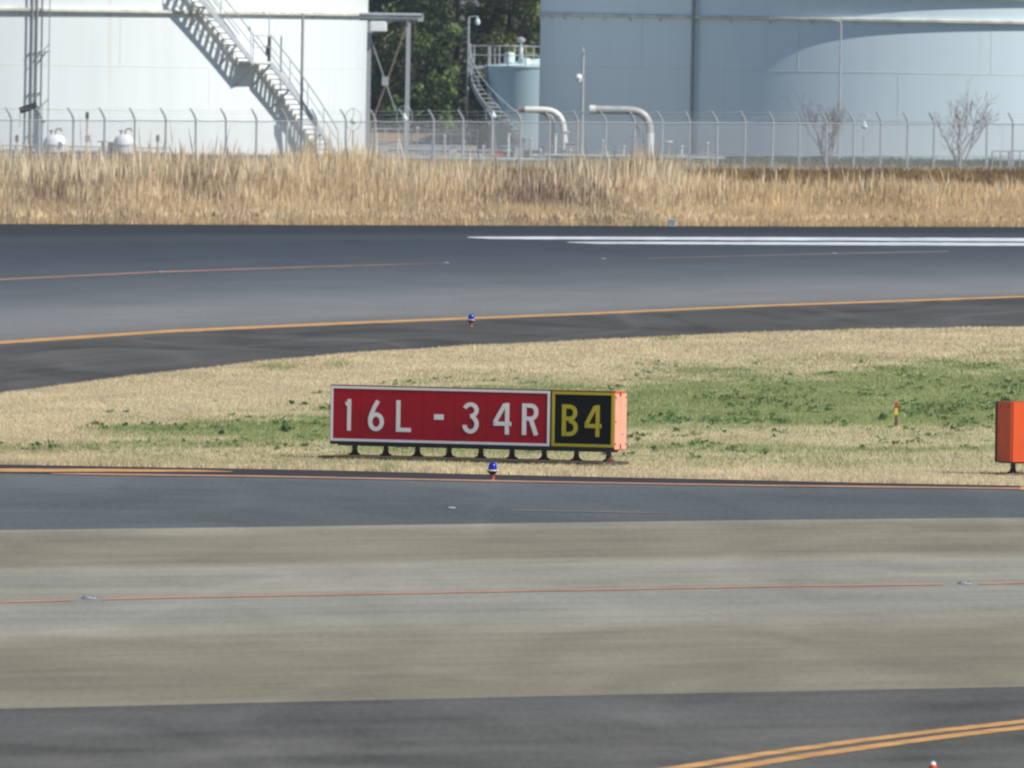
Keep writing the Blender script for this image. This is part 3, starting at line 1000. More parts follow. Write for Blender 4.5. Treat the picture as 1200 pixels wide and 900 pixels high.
ss = thing("spiral_stair", "grey spiral stair curling down the side of the small blue tank", "stair", (sc_.x, YS, 0))
SI, SO = SR + 0.05, SR + 0.72
pa, pb = R(-92), R(-14)
zt, zb_ = top_z - 0.02, 0.5
NS = 17
zfun = lambda t: zt + (zb_ - zt) * t
MB().arc_band(SI, SI + 0.04, lambda t: zfun(t) - 0.24, lambda t: zfun(t) + 0.05, pa, pb, 24).build("stringer", M_galv, ss)
MB().arc_band(SO - 0.04, SO, lambda t: zfun(t) - 0.24, lambda t: zfun(t) + 0.05, pa, pb, 24).build("stringer", M_galv, ss)
for k in range(NS):
    t = (k + 0.5) / NS
    a = pa + (pb - pa) * t
    MB().arc_band(SI + 0.04, SO - 0.04, zfun(t) - 0.03, zfun(t), a - 0.045, a + 0.045, 2).build("tread", M_galv, ss)
for hz in (0.9, 0.5):
    MB().tube([(SO * math.sin(pa + (pb - pa) * i / 24), -SO * math.cos(pa + (pb - pa) * i / 24), zfun(i / 24) + hz) for i in range(25)], 0.025 if hz > 0.6 else 0.016, 6).build("handrail", M_galv, ss, True)
for i in range(6):
    t = i / 5
    a = pa + (pb - pa) * t
    MB().tube([(SO * math.sin(a), -SO * math.cos(a), zfun(t)), (SO * math.sin(a), -SO * math.cos(a), zfun(t) + 0.9)], 0.02, 6).build("rail_post", M_galv, ss)
MB().arc_band(SI - 0.04, SO + 0.05, top_z - 0.22, top_z - 0.02, pa - 0.32, pa, 5).build("landing", M_galv, ss)
for a in (pa, pa - 0.3):
    MB().tube([(SO * math.sin(a), -SO * math.cos(a), top_z - 0.1), (SO * math.sin(a), -SO * math.cos(a), top_z + 0.8)], 0.03, 6).build("rail_post", M_galv, ss)
for hz in (0.8, 0.42):
    MB().tube([(SO * math.sin(pa - 0.3 * i / 4), -SO * math.cos(pa - 0.3 * i / 4), top_z + hz) for i in range(5)], 0.02, 6).build("handrail", M_galv, ss)
    MB().tube([(SO * math.sin(pa), -SO * math.cos(pa), top_z + hz), (SR * math.sin(pa + 0.0), -SR * math.cos(pa), top_z + hz)], 0.02, 6).build("handrail", M_galv, ss)
lpx = at(549, 75, YS)
MB().tube([(SO * math.sin(R(-38)), -SO * math.cos(R(-38)), 0), (SO * math.sin(R(-38)), -SO * math.cos(R(-38)), zfun(0.68))], 0.05, 8).build("support_post", M_galv, ss)


def arm_lamp(base, h, label, arm=(0.3, 0, 0), r=0.035, group=None, head=True, drop=0.0):
    t = thing("lamp_post", label, "lamp post", base, 0, group)
    MB().tube([(0, 0, 0), (0, 0, h * 0.5), (0, 0, h)], [r * 1.2, r, r * 0.85], 8).build("pole", M_galv, t, True)
    a = Vector(arm)
    MB().tube([(0, 0, h - 0.03), Vector((0, 0, h + 0.02)) + a * 0.3, Vector((0, 0, h + 0.03)) + a], r * 0.6, 6).build("arm", M_galv, t, True)
    if head:
        MB().lathe([(0.02, 0.0), (0.035, -0.08), (0.10, -0.16), (0.11, -0.26), (0.07, -0.34), (0, -0.36)], c=Vector((0, 0, h + 0.03)) + a, n=14).build("lamp_head", M_roof_t, t, True)
    return t


lt = at(550.5, 20, YS)
arm_lamp((at(548.5, 75, YS).x, YS - 0.3, 0), lt.z, "lamp pole rising beside the railed platform of the small blue tank", (0.36, 0, 0), 0.045)
q = at(986, 26, 800)
arm_lamp((at(984, 120, 800).x, 800, 0), q.z, "tall thin grey pole standing in front of the pale tank by a bare shrub", (-0.28, 0, 0.08), 0.042, head=False)
q = at(684, 58, 795)
lp2 = arm_lamp((at(682.5, 120, 795).x, 795, 0), q.z, "grey pole with a small white floodlight between the two bent pipes", (-0.04, -0.02, 0.05), 0.06, head=False)
fl = at(678, 91, 795)
MB().lathe([(0.0, -0.16), (0.10, -0.15), (0.15, 0.0), (0.10, 0.12), (0.0, 0.15)], c=(fl.x - lp2.location.x, -0.12, fl.z), n=14).build("floodlight", M_wht_sign, lp2, True)
MB().bar((0, 0, fl.z), (fl.x - lp2.location.x, -0.12, fl.z), 0.05).build("bracket", M_galv, lp2)
for z in (2.0, 3.4, 4.3):
    MB().box((0, -0.07, z), (0.17, 0.04, 0.05)).build("clamp", M_galv, lp2)

# ------------------------------------------------------------------ bent insulated pipes
M_insul = mat("pale_insulation_cladding", (0.74, 0.73, 0.69), 0.45, 0.08, 4, 0.4)
M_insul2 = mat("grey_insulation_cladding", (0.42, 0.42, 0.41), 0.5, 0.15, 4, 0.4, 0.1)


def bent(pts, r, rad, n=8):
    """polyline with rounded corners"""
    P = [Vector(p) for p in pts]
    out = [P[0]]
    for i in range(1, len(P) - 1):
        a = (P[i - 1] - P[i]).normalized(); b = (P[i + 1] - P[i]).normalized()
        p0 = P[i] + a * rad; p1 = P[i] + b * rad
        for k in range(n + 1):
            t = k / n
            out.append(p0 * (1 - t) ** 2 + P[i] * 2 * t * (1 - t) + p1 * t * t)
    out.append(P[-1])
    return out


YP = 798.0
p_l = at(615, 128.5, YP); p_r = at(659.5, 129, YP)
pp = thing("insulated_pipe", "pale bent pipe with brown end in front of the small blue tank", "pipe", (p_r.x, YP, 0))
MB().tube(bent([(p_l.x - p_r.x, 0, p_l.z), (0, 0, p_l.z), (0.12, 0.1, 0.0)], 0.15, 0.75), 0.13, 14).build("cladding", M_insul, pp, True)
MB().tube([(p_l.x - p_r.x - 0.22, 0, p_l.z), (p_l.x - p_r.x + 0.01, 0, p_l.z)], 0.115, 14).build("pipe_end", M_brown, pp, True)
MB().tube(bent([(-0.95, 0.3, p_l.z - 0.02), (-0.45, 0.3, p_l.z - 0.1), (-0.2, 0.4, 0.0)], 0.12, 0.5), 0.115, 12).build("branch_pipe", M_insul2, pp, True)
for z in (0.5, 1.2):
    MB().lathe([(0.19, -0.03), (0.19, 0.03)], c=(0.10, 0.08, z), n=14).build("flange", M_galv, pp)
q_l = at(694, 128.5, YP + 1); q_r = at(762, 131, YP + 1)
p2 = thing("insulated_pipe", "long grey bent pipe with a pale end cap and bright vertical leg", "pipe", (q_r.x, YP + 1, 0))
MB().tube(bent([(q_l.x - q_r.x + 0.1, 0, q_l.z), (0, 0, q_l.z), (0, 0, 0)], 0.15, 0.85), 0.155, 16).build("cladding", M_insul2, p2, True)
MB().tube([(q_l.x - q_r.x - 0.1, 0, q_l.z), (q_l.x - q_r.x + 0.12, 0, q_l.z)], 0.175, 16).build("end_cap", M_insul, p2, True)
MB().tube([(0, 0, 0.02), (0, 0, q_l.z - 0.86)], 0.163, 16).build("vertical_leg", M_insul, p2, True)
MB().bar((-0.75, 0.1, q_l.z - 0.1), (-0.45, 0.1, q_l.z - 0.75), 0.09).build("support_strut", M_leg, p2)
MB().bar((-0.45, 0.1, q_l.z - 0.72), (-0.45, 0.1, 0), 0.10).build("support_post", M_pipe_d, p2)

# ------------------------------------------------------------------ airport fence
M_post = mat("galvanised_post", (0.37, 0.39, 0.41), 0.6, 0.15, 12, 0.3, 0.0)
F0, F1 = at(-40, 200, 725.0), at(1260, 200, 801.5)
F0.z = F1.z = 0
fdir = (F1 - F0).normalized()
flen = (F1 - F0).length
fz = math.atan2(fdir.y, fdir.x)
fence = thing("security_fence", "grey chain link security fence with bent post tops before the tanks", "fence", F0, fz)
pitch = 1.052 / math.cos(fz)
npost = int(flen / pitch) + 1
# survey: a post stands at photo column 886
off = None
for k in range(400):
    s = k * 0.01
    p = F0 + fdir * (flen * 0.5 + s)
    x_, _ = to_px(p.x, p.y, 0.8)
    if off is None and x_ > 622.5:
        off = (flen * 0.5 + s) % pitch
pm = MB()
pm.tube([(0, 0, 0), (0, 0, 1.0), (0, 0, 1.86)], [0.045, 0.043, 0.041], 8)
_rz = Matrix.Rotation(-fz, 3, 'Z')
arm1, arm2 = _rz @ Vector((-0.07, -0.05, 0)), _rz @ Vector((-0.21, -0.15, 0))
pm.tube([(0, 0, 1.85), arm1 + Vector((0, 0, 2.02)), arm2 + Vector((0, 0, 2.24))], [0.040, 0.038, 0.028], 8)
post0 = None
ntot = int((flen - off) / pitch) + 1
tilt = random.Random(3)
for i in range(ntot):
    x = off + i * pitch
    rot = (tilt.uniform(-0.012, 0.012), tilt.uniform(-0.012, 0.012), tilt.uniform(-0.12, 0.12))
    if post0 is None:
        post0 = pm.build("post", M_post, fence, True, (x, 0, 0))
        post0.rotation_euler = rot
    else:
        share(post0, "post", fence, (x, 0, 0), rot)
def wavy(z, y, r, sag, name, m):
    pts = []
    for i in range(ntot * 4 + 1):
        x = off + i * pitch / 4
        f = (i % 4) / 4
        pts.append((x, y + random.uniform(-.008, .008), z - sag * 4 * f * (1 - f) + random.uniform(-.01, .01)))
    return MB().tube(pts, r, 5).build(name, m, fence)
wavy(1.80, -0.045, 0.021, 0.01, "top_rail", M_post)
wavy(0.58, -0.045, 0.014, 0.01, "middle_rail", M_post)
for k, (yy, zz) in enumerate(((-0.04, 1.93), (-0.08, 2.06), (-0.12, 2.2))):
    o = wavy(zz, 0.0, 0.0045, 0.03, "barbed_wire", M_post)
    o.location = arm2 * ((zz - 1.86) / 0.38)
# chain link: real diagonal wires
Wm = []
cell = 0.075
HF = 1.78
nx = int(flen / cell)
V, F = [], []
for i in range(-int(HF / cell), nx):
    for sgn in (1, -1):
        xa = i * cell
        za, zb = (0.04, HF) if sgn > 0 else (HF, 0.04)
        xb_ = xa + (HF - 0.04)
        w = 0.0055
        o = len(V)
        V += [(xa - w, -0.02, za), (xa + w, -0.02, za), (xb_ + w, -0.02, zb), (xb_ - w, -0.02, zb)]
        F.append((o, o + 1, o + 2, o + 3))
fm = MB().add(V, F).build("chain_link_mesh", M_post, fence)
fm["kind"] = "stuff"

# ------------------------------------------------------------------ clutter of the tank yard
M_wtank = mat("white_vessel_paint", (0.82, 0.83, 0.85), 0.5, 0.05, 5, 0.3)
for (px, lab) in ((65, "white dome topped vessel beside the solar panel pole"), (147, "white dome topped vessel standing apart from the solar panel pole")):
    v0 = at(px, 150, 775)
    t = thing("filter_vessel", lab, "vessel", (v0.x, 775, 0), 0, "white dome topped vessels")
    hz = at(px, 168, 775).z
    MB().lathe([(0.44, 0.3), (0.44, hz - 0.08), (0.47, hz - 0.07), (0.47, hz), (0.44, hz + 0.01), (0.42, hz + 0.12), (0.32, hz + 0.26), (0.16, hz + 0.33), (0, hz + 0.345)], n=28).build("vessel_body", M_wtank, t, True)
    for a in range(3):
        an = R(30 + 120 * a)
        MB().tube([(0.36 * math.cos(an), 0.36 * math.sin(an), 0), (0.36 * math.cos(an), 0.36 * math.sin(an), 0.4)], 0.04, 6).build("leg", M_pipe_d, t)
    MB().tube([(0.0, 0, hz + 0.3), (0.0, 0, hz + 0.46), (0.06, 0, hz + 0.54), (0.2, 0, hz + 0.55), (0.24, 0, hz + 0.45)], 0.035, 8).build("vent_pipe", M_brown, t)
    MB().tube([(-0.16, 0, hz + 0.28), (-0.16, 0, hz + 0.45)], 0.03, 8).build("valve", M_leg, t)
    MB().box((-0.16, 0, hz + 0.47), (0.16, 0.05, 0.05)).build("valve_handle", M_leg, t)
    MB().box((-0.55, -0.1, hz - 0.15), (0.2, 0.2, 0.4), bev=0.02).build("gauge_box", M_brown, t)
# tilted solar panel on a pole
sp = at(46, 150, 772)
M_panel = mat("dark_panel_glass", (0.05, 0.045, 0.05), 0.25, 0.1, 6, 0.5)
t = thing("solar_lamp_post", "grey post carrying a dark tilted panel in front of the white tank", "post", (sp.x, 772, 0))
zt_ = at(42, 128, 772).z
MB().tube([(0, 0, 0), (0, 0, zt_ + 0.1)], [0.15, 0.12], 12).build("post", M_galv, t, True)
MB().bar((0, 0, zt_ + 0.08), (-0.16, -0.05, zt_ + 0.16), 0.05).build("arm", M_galv, t)
MB().box((-0.42, -0.05, zt_ + 0.05), (0.68, 0.42, 0.09), Matrix.Rotation(R(-20), 3, 'Y') @ Matrix.Rotation(R(25), 3, 'X'), bev=0.01).build("panel", M_panel, t)
MB().tube([(-0.72, -0.05, zt_ - 0.1), (-0.73, -0.05, zt_ - 0.7)], 0.012, 5).build("cable", M_pipe_d, t)
# signal posts and valves
def signal(px, ytop, Y, lab):
    b = at(px, 150, Y)
    zt = at(px, ytop, Y).z
    t = thing("signal_post", lab, "post", (b.x, Y, 0), 0, "thin posts with dark heads in the tank yard")
    MB().tube([(0, 0, 0), (0, 0, zt - 0.25)], 0.03, 8).build("pole", M_pipe_d, t)
    MB().tube([(0, 0, zt - 0.27), (0, 0, zt - 0.22), (0, 0, zt - 0.03), (0, 0, zt)], [0.04, 0.07, 0.065, 0.03], 10).build("head", M_leg, t)
    MB().box((0.02, -0.04, zt - 1.0), (0.17, 0.12, 0.25), bev=0.01).build("junction_box", M_pipe_d, t)
signal(102, 131, 774, "thin post with a dark drooping head between the two white vessels")
signal(185, 158, 776, "short dark post right of the two white vessels")
signal(20, 158, 774, "short dark post left of the solar panel post")
def valve_stand(px, ytop, Y, m, lab):
    b = at(px, 170, Y)
    zt = at(px, ytop, Y).z
    t = thing("valve_stand", lab, "valve", (b.x, Y, 0), 0, "valve stands in the tank yard")
    MB().tube([(0, 0, 0), (0, 0, zt)], 0.035, 8).build("stem", M_pipe_d, t)
    MB().tube([(0.17 * math.cos(2 * math.pi * i / 16), 0.17 * math.sin(2 * math.pi * i / 16), zt) for i in range(17)], 0.025, 6, False).build("handwheel", m, t, True)
    MB().box((0, 0, zt), (0.32, 0.03, 0.03)).build("spoke", m, t)
    MB().box((0, 0, 0.3), (0.3, 0.26, 0.3), bev=0.03).build("valve_body", M_pipe_d, t)
    MB().tube([(-0.5, 0, 0.3), (0.5, 0, 0.3)], 0.1, 10).build("pipe_stub", M_galv, t, True)
M_redv = mat("red_valve_paint", (0.50, 0.045, 0.04), 0.5, 0.1, 10, 0.3)
for (px, yt, Y, m, lab) in ((33, 172, 776, M_leg, "dark valve wheel between solar panel post and left short post"),
                            (120, 166, 777, M_brown, "brown valve wheel near the second white vessel"),
                            (551, 183, 785, M_redv, "red valve wheel before the small blue tank, lower of two"),
                            (573, 178, 790, M_redv, "red valve wheel under the spiral stair, higher of two"),
                            (745, 160, 792, M_leg, "dark valve wheel left of the bright vertical pipe leg"),
                            (783, 166, 790, M_insul, "white valve wheel right of the bright vertical pipe leg"),
                            (640, 172, 792, M_brown, "brown valve wheel under the pale bent pipe")):
    valve_stand(px, yt, Y, m, lab)
# horizontal pipework and rails behind the fence
def run_pipe(x0, x1, y, Y, r, m, lab, legs=5, nm="pipe_run"):
    a, b = at(x0, y, Y), at(x1, y, Y)
    z = (a.z + b.z) / 2
    t = thing(nm, lab, "pipe", (a.x, Y, 0))
    L = b.x - a.x
    MB().tube([(0, 0, z), (L, 0, z)], r, 10).build("pipe", m, t, True)
    for k in range(legs):
        x = L * (k + 0.5) / legs
        MB().tube([(x, 0, 0), (x, 0, z)], 0.03, 6).build("stand", M_pipe_d, t)
        MB().lathe([(r * 1.35, -0.02), (r * 1.35, 0.02)], c=(0, 0, 0), n=10)
        MB().tube([(x + 0.2, 0, z), (x + 0.24, 0, z)], r * 1.4, 10).build("flange", M_galv, t)
run_pipe(436, 640, 186, 783, 0.09, M_galv, "low grey pipe run behind the fence between the tanks", 8)
run_pipe(440, 600, 176, 800, 0.06, M_pipe_d, "thinner grey pipe run behind the low one between the tanks", 6)
run_pipe(640, 850, 184, 786, 0.07, M_insul2, "grey pipe run behind the fence before the shaded tank", 7)
run_pipe(-30, 175, 177, 780, 0.07, M_insul2, "grey pipe run behind the white vessels", 6)
def rail(x0, x1, ytop, Y, lab, n):
    a, b = at(x0, ytop, Y), at(x1, ytop, Y)
    z = (a.z + b.z) / 2
    t = thing("guard_rail", lab, "railing", (a.x, Y, 0))
    L = b.x - a.x
    for f in (1.0, 0.55):
        MB().tube([(0, 0, z * f), (L, 0, z * f)], 0.028, 6).build("rail", M_galv, t)
    for k in range(n + 1):
        MB().tube([(L * k / n, 0, 0), (L * k / n, 0, z)], 0.03, 6).build("post", M_galv, t)
rail(1163, 1182, 177, 795, "short grey railing by the larger bare shrub", 2)
rail(1184, 1230, 177, 795, "longer grey railing beyond a gap from the larger bare shrub", 4)
rail(436, 560, 152, 826, "grey railing in front of the dark trees between the tanks", 8)
rail(1, 200, 172, 782, "grey railing along the foot of the white tank", 12)
M_wall0 = mat("pale_cabinet_paint", (0.52, 0.53, 0.53), 0.6, 0.1, 5, 0.2)
M_cabr = mat("red_box_paint", (0.48, 0.05, 0.045), 0.5, 0.1, 8, 0.3)
for (px, yt, Y, w_, m_, lab) in ((447, 168, 788, 0.5, M_wall0, "pale cabinet behind the fence at the gantry's foot"), (498, 180, 787, 0.34, M_cab, "bluish cabinet behind the fence right of the gantry"),
                                 (531, 172, 795, 0.30, M_wall0, "narrow pale cabinet behind the fence left of the red valve wheel"), (585, 176, 788, 0.28, M_cabr, "red box behind the fence under the spiral stair"),
                                 (608, 170, 790, 0.36, M_cab, "bluish cabinet behind the fence below the pale bent pipe's end"), (669, 168, 790, 0.42, M_pipe_d, "dark grey cabinet behind the fence between bent pipe and floodlight pole"),
                                 (716, 183, 788, 0.4, M_wall0, "low pale cabinet behind the fence under the long grey pipe"), (560, 188, 784, 0.3, M_cabr, "low red box behind the fence below the red valve wheel")):
    b_ = at(px, yt, Y)
    t = thing("equipment_cabinet", lab, "cabinet", (b_.x, Y, 0), 0, "cabinets in the tank yard")
    MB().box((0, 0, 0.05 + b_.z / 2), (w_, 0.3, b_.z - 0.1), bev=0.012).build("case", m_, t)
    MB().box((0, 0, b_.z + 0.012), (w_ + 0.06, 0.36, 0.03)).build("lid", M_galv, t)
    MB().box((0, 0, 0.05), (w_ - 0.05, 0.26, 0.098)).build("plinth", M_pad, t)
    MB().box((w_ * 0.3, -0.155, b_.z * 0.55), (0.03, 0.02, 0.1)).build("handle", M_trim, t)
UP = ((441, 158, 792, "just inside the gantry, by the white tank"), (466, 165, 789, "left of the gantry's outer column"), (489, 150, 802, "right of the gantry, the tallest there"), (507, 168, 786, "between gantry and red valve wheels"),
      (521, 160, 796, "before the low bright bush"), (543, 166, 790, "left of the lower red valve wheel"), (566, 172, 786, "between the two red valve wheels"), (596, 158, 794, "under the foot of the spiral stair"),
      (622, 163, 791, "under the pale bent pipe's brown end"), (633, 176, 787, "short, under the pale bent pipe"), (651, 158, 796, "beside the drop of the pale bent pipe"), (668, 176, 786, "short, left of the floodlight pole"),
      (706, 166, 790, "under the pale cap of the long grey pipe"), (731, 172, 788, "under the middle of the long grey pipe"), (753, 170, 791, "just left of the bright vertical pipe leg"), (775, 176, 787, "short, just right of the bright vertical pipe leg"),
      (799, 172, 790, "left of the shaded tank's riser pipe"), (829, 168, 793, "right of the shaded tank's riser pipe"))
for (px, yt, Y, where) in UP:
    b_ = at(px, yt, Y)
    t = thing("upright_pipe", "thin capped upright pipe " + where, "pipe", (b_.x, Y, 0), 0, "upright pipes in the tank yard")
    MB().tube([(0, 0, 0), (0, 0, b_.z)], random.uniform(0.03, 0.05), 8).build("pipe", random.choice((M_galv, M_insul, M_pipe_d)), t, True)
    MB().lathe([(0.06, b_.z - 0.03), (0.075, b_.z), (0.05, b_.z + 0.05), (0, b_.z + 0.055)], n=10).build("cap", M_galv, t)
    MB().bar((-random.uniform(0.15, 0.4), 0, b_.z * 0.6), (random.uniform(0.15, 0.4), 0, b_.z * 0.6), 0.04).build("cross_arm", M_galv, t)
M_bund = mat("bare_bund_earth", (0.26, 0.17, 0.11), 0.95, 0.2, 1.0, 0.05)
a, b = at(425, 160, 838), at(580, 160, 838)
bund = MB()
zb0 = at(500, 157, 838).z
bund.add([(a.x - 4, 832, 0), (b.x - 1.0, 832, 0), (b.x - 1.0, 836, zb0), (a.x - 4, 836, zb0), (b.x - 1, 842, zb0), (a.x - 4, 842, zb0), (b.x - 1, 846, 0), (a.x - 4, 846, 0)], [(0, 1, 2, 3), (3, 2, 4, 5), (5, 4, 6, 7), (0, 3, 5, 7), (1, 6, 4, 2)])
bo = bund.build("earth_bank", M_bund)
bo["kind"] = "structure"
# concrete kerb wall behind the fence and lamps in ring guards
M_wall = mat("grey_block_wall", (0.36, 0.36, 0.36), 0.85, 0.15, 2, 0.1)
w0 = at(436, 170, 806); w1 = at(560, 170, 806)
wl = MB().box(((w1.x - w0.x) / 2, 0, 0.28), (w1.x - w0.x, 0.2, 0.56), bev=0.02).build("bund_wall", M_wall, None, False, (w0.x, 806, 0))
tag(wl, "low grey concrete wall between the tanks behind the fence", "wall")
def ring_lamp(px, py, Y, lab):
    c = at(px, py, Y)
    t = thing("ring_lamp", lab, "lamp", (c.x, Y, 0), 0, "lamps in ring guards on thin posts")
    MB().tube([(0, 0, 0), (0, 0, c.z - 0.42)], 0.032, 8).build("pole", M_galv, t)
    MB().tube([(0.30 * math.cos(2 * math.pi * i / 28), 0.02, c.z + 0.42 * math.sin(2 * math.pi * i / 28)) for i in range(29)], 0.014, 6, False).build("ring_guard", M_galv, t, True)
    MB().tube([(0, 0, c.z + 0.42), (0, 0, c.z + 0.12)], 0.014, 6).build("hanger", M_galv, t)
    MB().lathe([(0.03, 0.14), (0.05, 0.05), (0.11, -0.02), (0.12, -0.09), (0.05, -0.18), (0, -0.19)], c=(0, 0, c.z), n=14).build("lamp_head", M_roof_t, t, True)
ring_lamp(414, 140, 785, "lamp in a ring guard against the right flank of the white tank")
ring_lamp(474, 137, 785, "lamp in a ring guard beside the gantry column")
ring_lamp(578, 134, 790, "lamp in a ring guard under the spiral stair")
ring_lamp(1013, 146, 806, "lamp in a ring guard before the pale tank between two bare shrubs")

# ------------------------------------------------------------------ trees between the tanks
M_leaf = attr_mat("evergreen_leaf", 0.7, 0.15, 0.15)
M_bark = mat("tree_bark", (0.035, 0.027, 0.02), 0.9, 0.25, 6, 0.1)


def leaf_cloud(n, clumps, size, base, bright):
    """clumps: (x,y,z,r). Returns arrays of quads (two triangles)"""
    cl = np.array(clumps)
    w = cl[:, 3] ** 2
    idx = rng.choice(len(cl), n, p=w / w.sum())
    d = rng.normal(size=(n, 3))
    d /= np.linalg.norm(d, axis=1)[:, None]
    rad = cl[idx, 3] * (0.55 + 0.5 * rng.random(n) ** 0.5)
    p = cl[idx, :3] + d * rad[:, None] * np.array([1, 1, 0.85])
    nrm = d + rng.normal(size=(n, 3)) * 0.55 + np.array([0, 0, 0.35])
    nrm /= np.linalg.norm(nrm, axis=1)[:, None]
    u = np.cross(nrm, rng.normal(size=(n, 3)))
    u /= np.linalg.norm(u, axis=1)[:, None]
    v = np.cross(nrm, u)
    s = size * (0.6 + 0.8 * rng.random(n))[:, None]
    V = np.stack([p - u * s, p + v * s * 0.45, p + u * s, p - v * s * 0.45], 1).reshape(-1, 3)
    F = np.arange(n * 4).reshape(n, 4)
    mix = np.clip(rng.normal(0.5, 0.25, n), 0, 1)[:, None]
    tone_c = rng.random(len(cl))[idx][:, None]
    c = np.array(base) * (1 - mix) + np.array(bright) * mix
    c = c * (0.7 + 2.6 * tone_c ** 2)
    return V, F, np.repeat(c, 4, 0)


def tree(px, Y, h, rx, lab, n=5200, base=(0.018, 0.032, 0.012), bright=(0.075, 0.098, 0.030), low=0.05, leaf=0.115):
    b = at(px, 100, Y)
    t = thing("evergreen_tree", lab, "tree", (b.x, Y, 0), 0, "dark evergreen trees between the tanks")
    tk = MB()
    lean = random.uniform(-.3, .3)
    tk.tube([(0, 0, 0), (lean * 0.3, 0, h * 0.35), (lean, 0, h * 0.85)], [0.2, 0.14, 0.03], 8)
    clumps = []
    nl = 46
    for k in range(nl):
        z = h * (low + (1 - low) * (k + 0.5) / nl)
        f = (z / h - low) / (1 - low)
        env = rx * (0.55 + 0.45 * math.sin(math.pi * min(1, f * 0.9 + 0.15))) * (1.0 if f < 0.8 else max(0.2, (1 - f) / 0.2))
        a = random.uniform(0, 6.28)
        d = env * random.uniform(0.45, 0.95)
        c = (math.cos(a) * d + lean * f, math.sin(a) * d, z + random.uniform(-.3, .3))
        r = random.uniform(0.42, 0.85) * rx / 2.2
        clumps.append((*c, r))
        if k % 3 == 0:
            tk.tube([(lean * f * 0.8, 0, z - 0.4), (c[0] * 0.6, c[1] * 0.6, z - 0.1), c], [0.05, 0.03, 0.01], 5)
    tk.build("trunk", M_bark, t, True)
    V, F, c = leaf_cloud(n, clumps, leaf, base, bright)
    big_mesh("crown", V, F, c, M_leaf, None, t, 4)
    return t


TREES = [
    (446, 862, 8.6, 1.7, "olive green tree beside the gantry, next to the white tank", (0.024, 0.036, 0.012), (0.10, 0.11, 0.035)),
    (486, 858, 9.2, 1.9, "mid green evergreen tree behind the gantry's outer column", (0.022, 0.036, 0.013), (0.085, 0.11, 0.034)),
    (533, 872, 10.5, 2.1, "dark evergreen tree behind the lamp pole of the small tank", (0.014, 0.024, 0.010), (0.055, 0.07, 0.026)),
    (594, 866, 9.8, 1.8, "olive rounded evergreen tree above the small blue tank's railing", (0.024, 0.034, 0.012), (0.10, 0.105, 0.034)),
    (634, 880, 10.2, 2.2, "deep green evergreen tree half hidden by the pale tank", (0.016, 0.026, 0.010), (0.065, 0.08, 0.03)),
    (420, 884, 10.0, 2.3, "deep green evergreen tree half hidden by the white tank", (0.016, 0.026, 0.010), (0.065, 0.08, 0.03)),
    (470, 890, 11.5, 2.5, "tall dark tree in the second row behind the gantry", (0.012, 0.02, 0.009), (0.045, 0.056, 0.022)),
    (560, 894, 11.8, 2.6, "tall dark tree in the second row behind the lamp pole", (0.012, 0.02, 0.009), (0.045, 0.056, 0.022)),
    (610, 902, 12.2, 2.6, "tall dark tree in the second row behind the railing", (0.012, 0.02, 0.009), (0.045, 0.056, 0.022)),
    (510, 908, 12.4, 2.8, "tallest dark tree in the back row between the tanks", (0.010, 0.017, 0.008), (0.036, 0.046, 0.02)),
    (425, 912, 12.4, 2.8, "tall dark back row tree beyond the white tank's flank", (0.010, 0.017, 0.008), (0.036, 0.046, 0.02)),
    (655, 914, 12.4, 2.8, "tall dark back row tree beyond the pale tank's flank", (0.010, 0.017, 0.008), (0.036, 0.046, 0.02)),
]
for (px, Y, h, rx, lab, ba, br) in TREES:
    tree(px, Y, h, rx, lab, 9000 if Y < 885 else 6500, ba, br)
for (px, Y, h, rx, lab) in ((512, 848, 2.9, 0.95, "low bright green bush before the dark trees, near the gantry"), (563, 852, 2.5, 0.8, "low bright green bush at the foot of the spiral stair"), (462, 850, 2.0, 0.7, "small green bush between the gantry columns")):
    t = tree(px, Y, h, rx, lab, 1800, (0.022, 0.042, 0.013), (0.085, 0.125, 0.035), 0.05, 0.11)
    t.name = "green_bush"
    t["category"] = "bush"
    t["group"] = "low bushes before the trees"

# ------------------------------------------------------------------ bare shrubs before the pale tank
M_twig = mat("bare_twig_bark", (0.20, 0.15, 0.14), 0.9, 0.2, 10, 0.1)


def bare(px, ybase, Y, h, spread, lab, seed, stems):
    rr = random.Random(seed)
    b = at(px, ybase, Y)
    t = thing("bare_shrub", lab, "shrub", (b.x, Y, 0), 0, "leafless shrubs before the pale tank")
    tm, br = MB(), MB()

    def grow(p, d, L, r, depth):
        n = 3
        pts, rs = [p], [r]
        for k in range(n):
            d = (d + Vector((rr.gauss(0, .10), rr.gauss(0, .10), 0.05))).normalized()
            p = p + d * L / n
            pts.append(p)
            rs.append(r * (1 - 0.4 * (k + 1) / n))
        (tm if depth == 0 else br).tube(pts, rs, 6 if depth == 0 else 4)
        if depth < 5:
            for k in range(rr.choice((2, 3, 3)) if depth < 3 else rr.choice((1, 2, 3))):
                q = pts[rr.choice((1, 2, 3, 3))]
                dd = (d + Vector((rr.gauss(0, .42), rr.gauss(0, .42), rr.gauss(0.05, .2)))).normalized()
                grow(q, dd, L * rr.uniform(.55, .8), max(0.006, r * .55), depth + 1)
    for (dx, L) in stems:
        grow(Vector((dx * 0.1, rr.uniform(-.1, .1), 0)), Vector((dx, rr.uniform(-.2, .2), 1)).normalized(), L, 0.045, 0)
    tm.build("trunk", M_twig, t)
    br.build("branches", M_twig, t)


bare(969, 190, 797, 3, 1, "leafless shrub tangled with the tall thin pole before the pale tank", 5, ((-0.42, 1.25), (0.1, 0.95), (0.28, 1.0), (-0.2, 1.0)))
bare(1128, 192, 797, 3, 1, "larger leafless shrub beside the grey railing before the pale tank", 21, ((-0.55, 1.2), (-0.25, 1.1), (0.05, 1.15), (0.18, 1.2)))

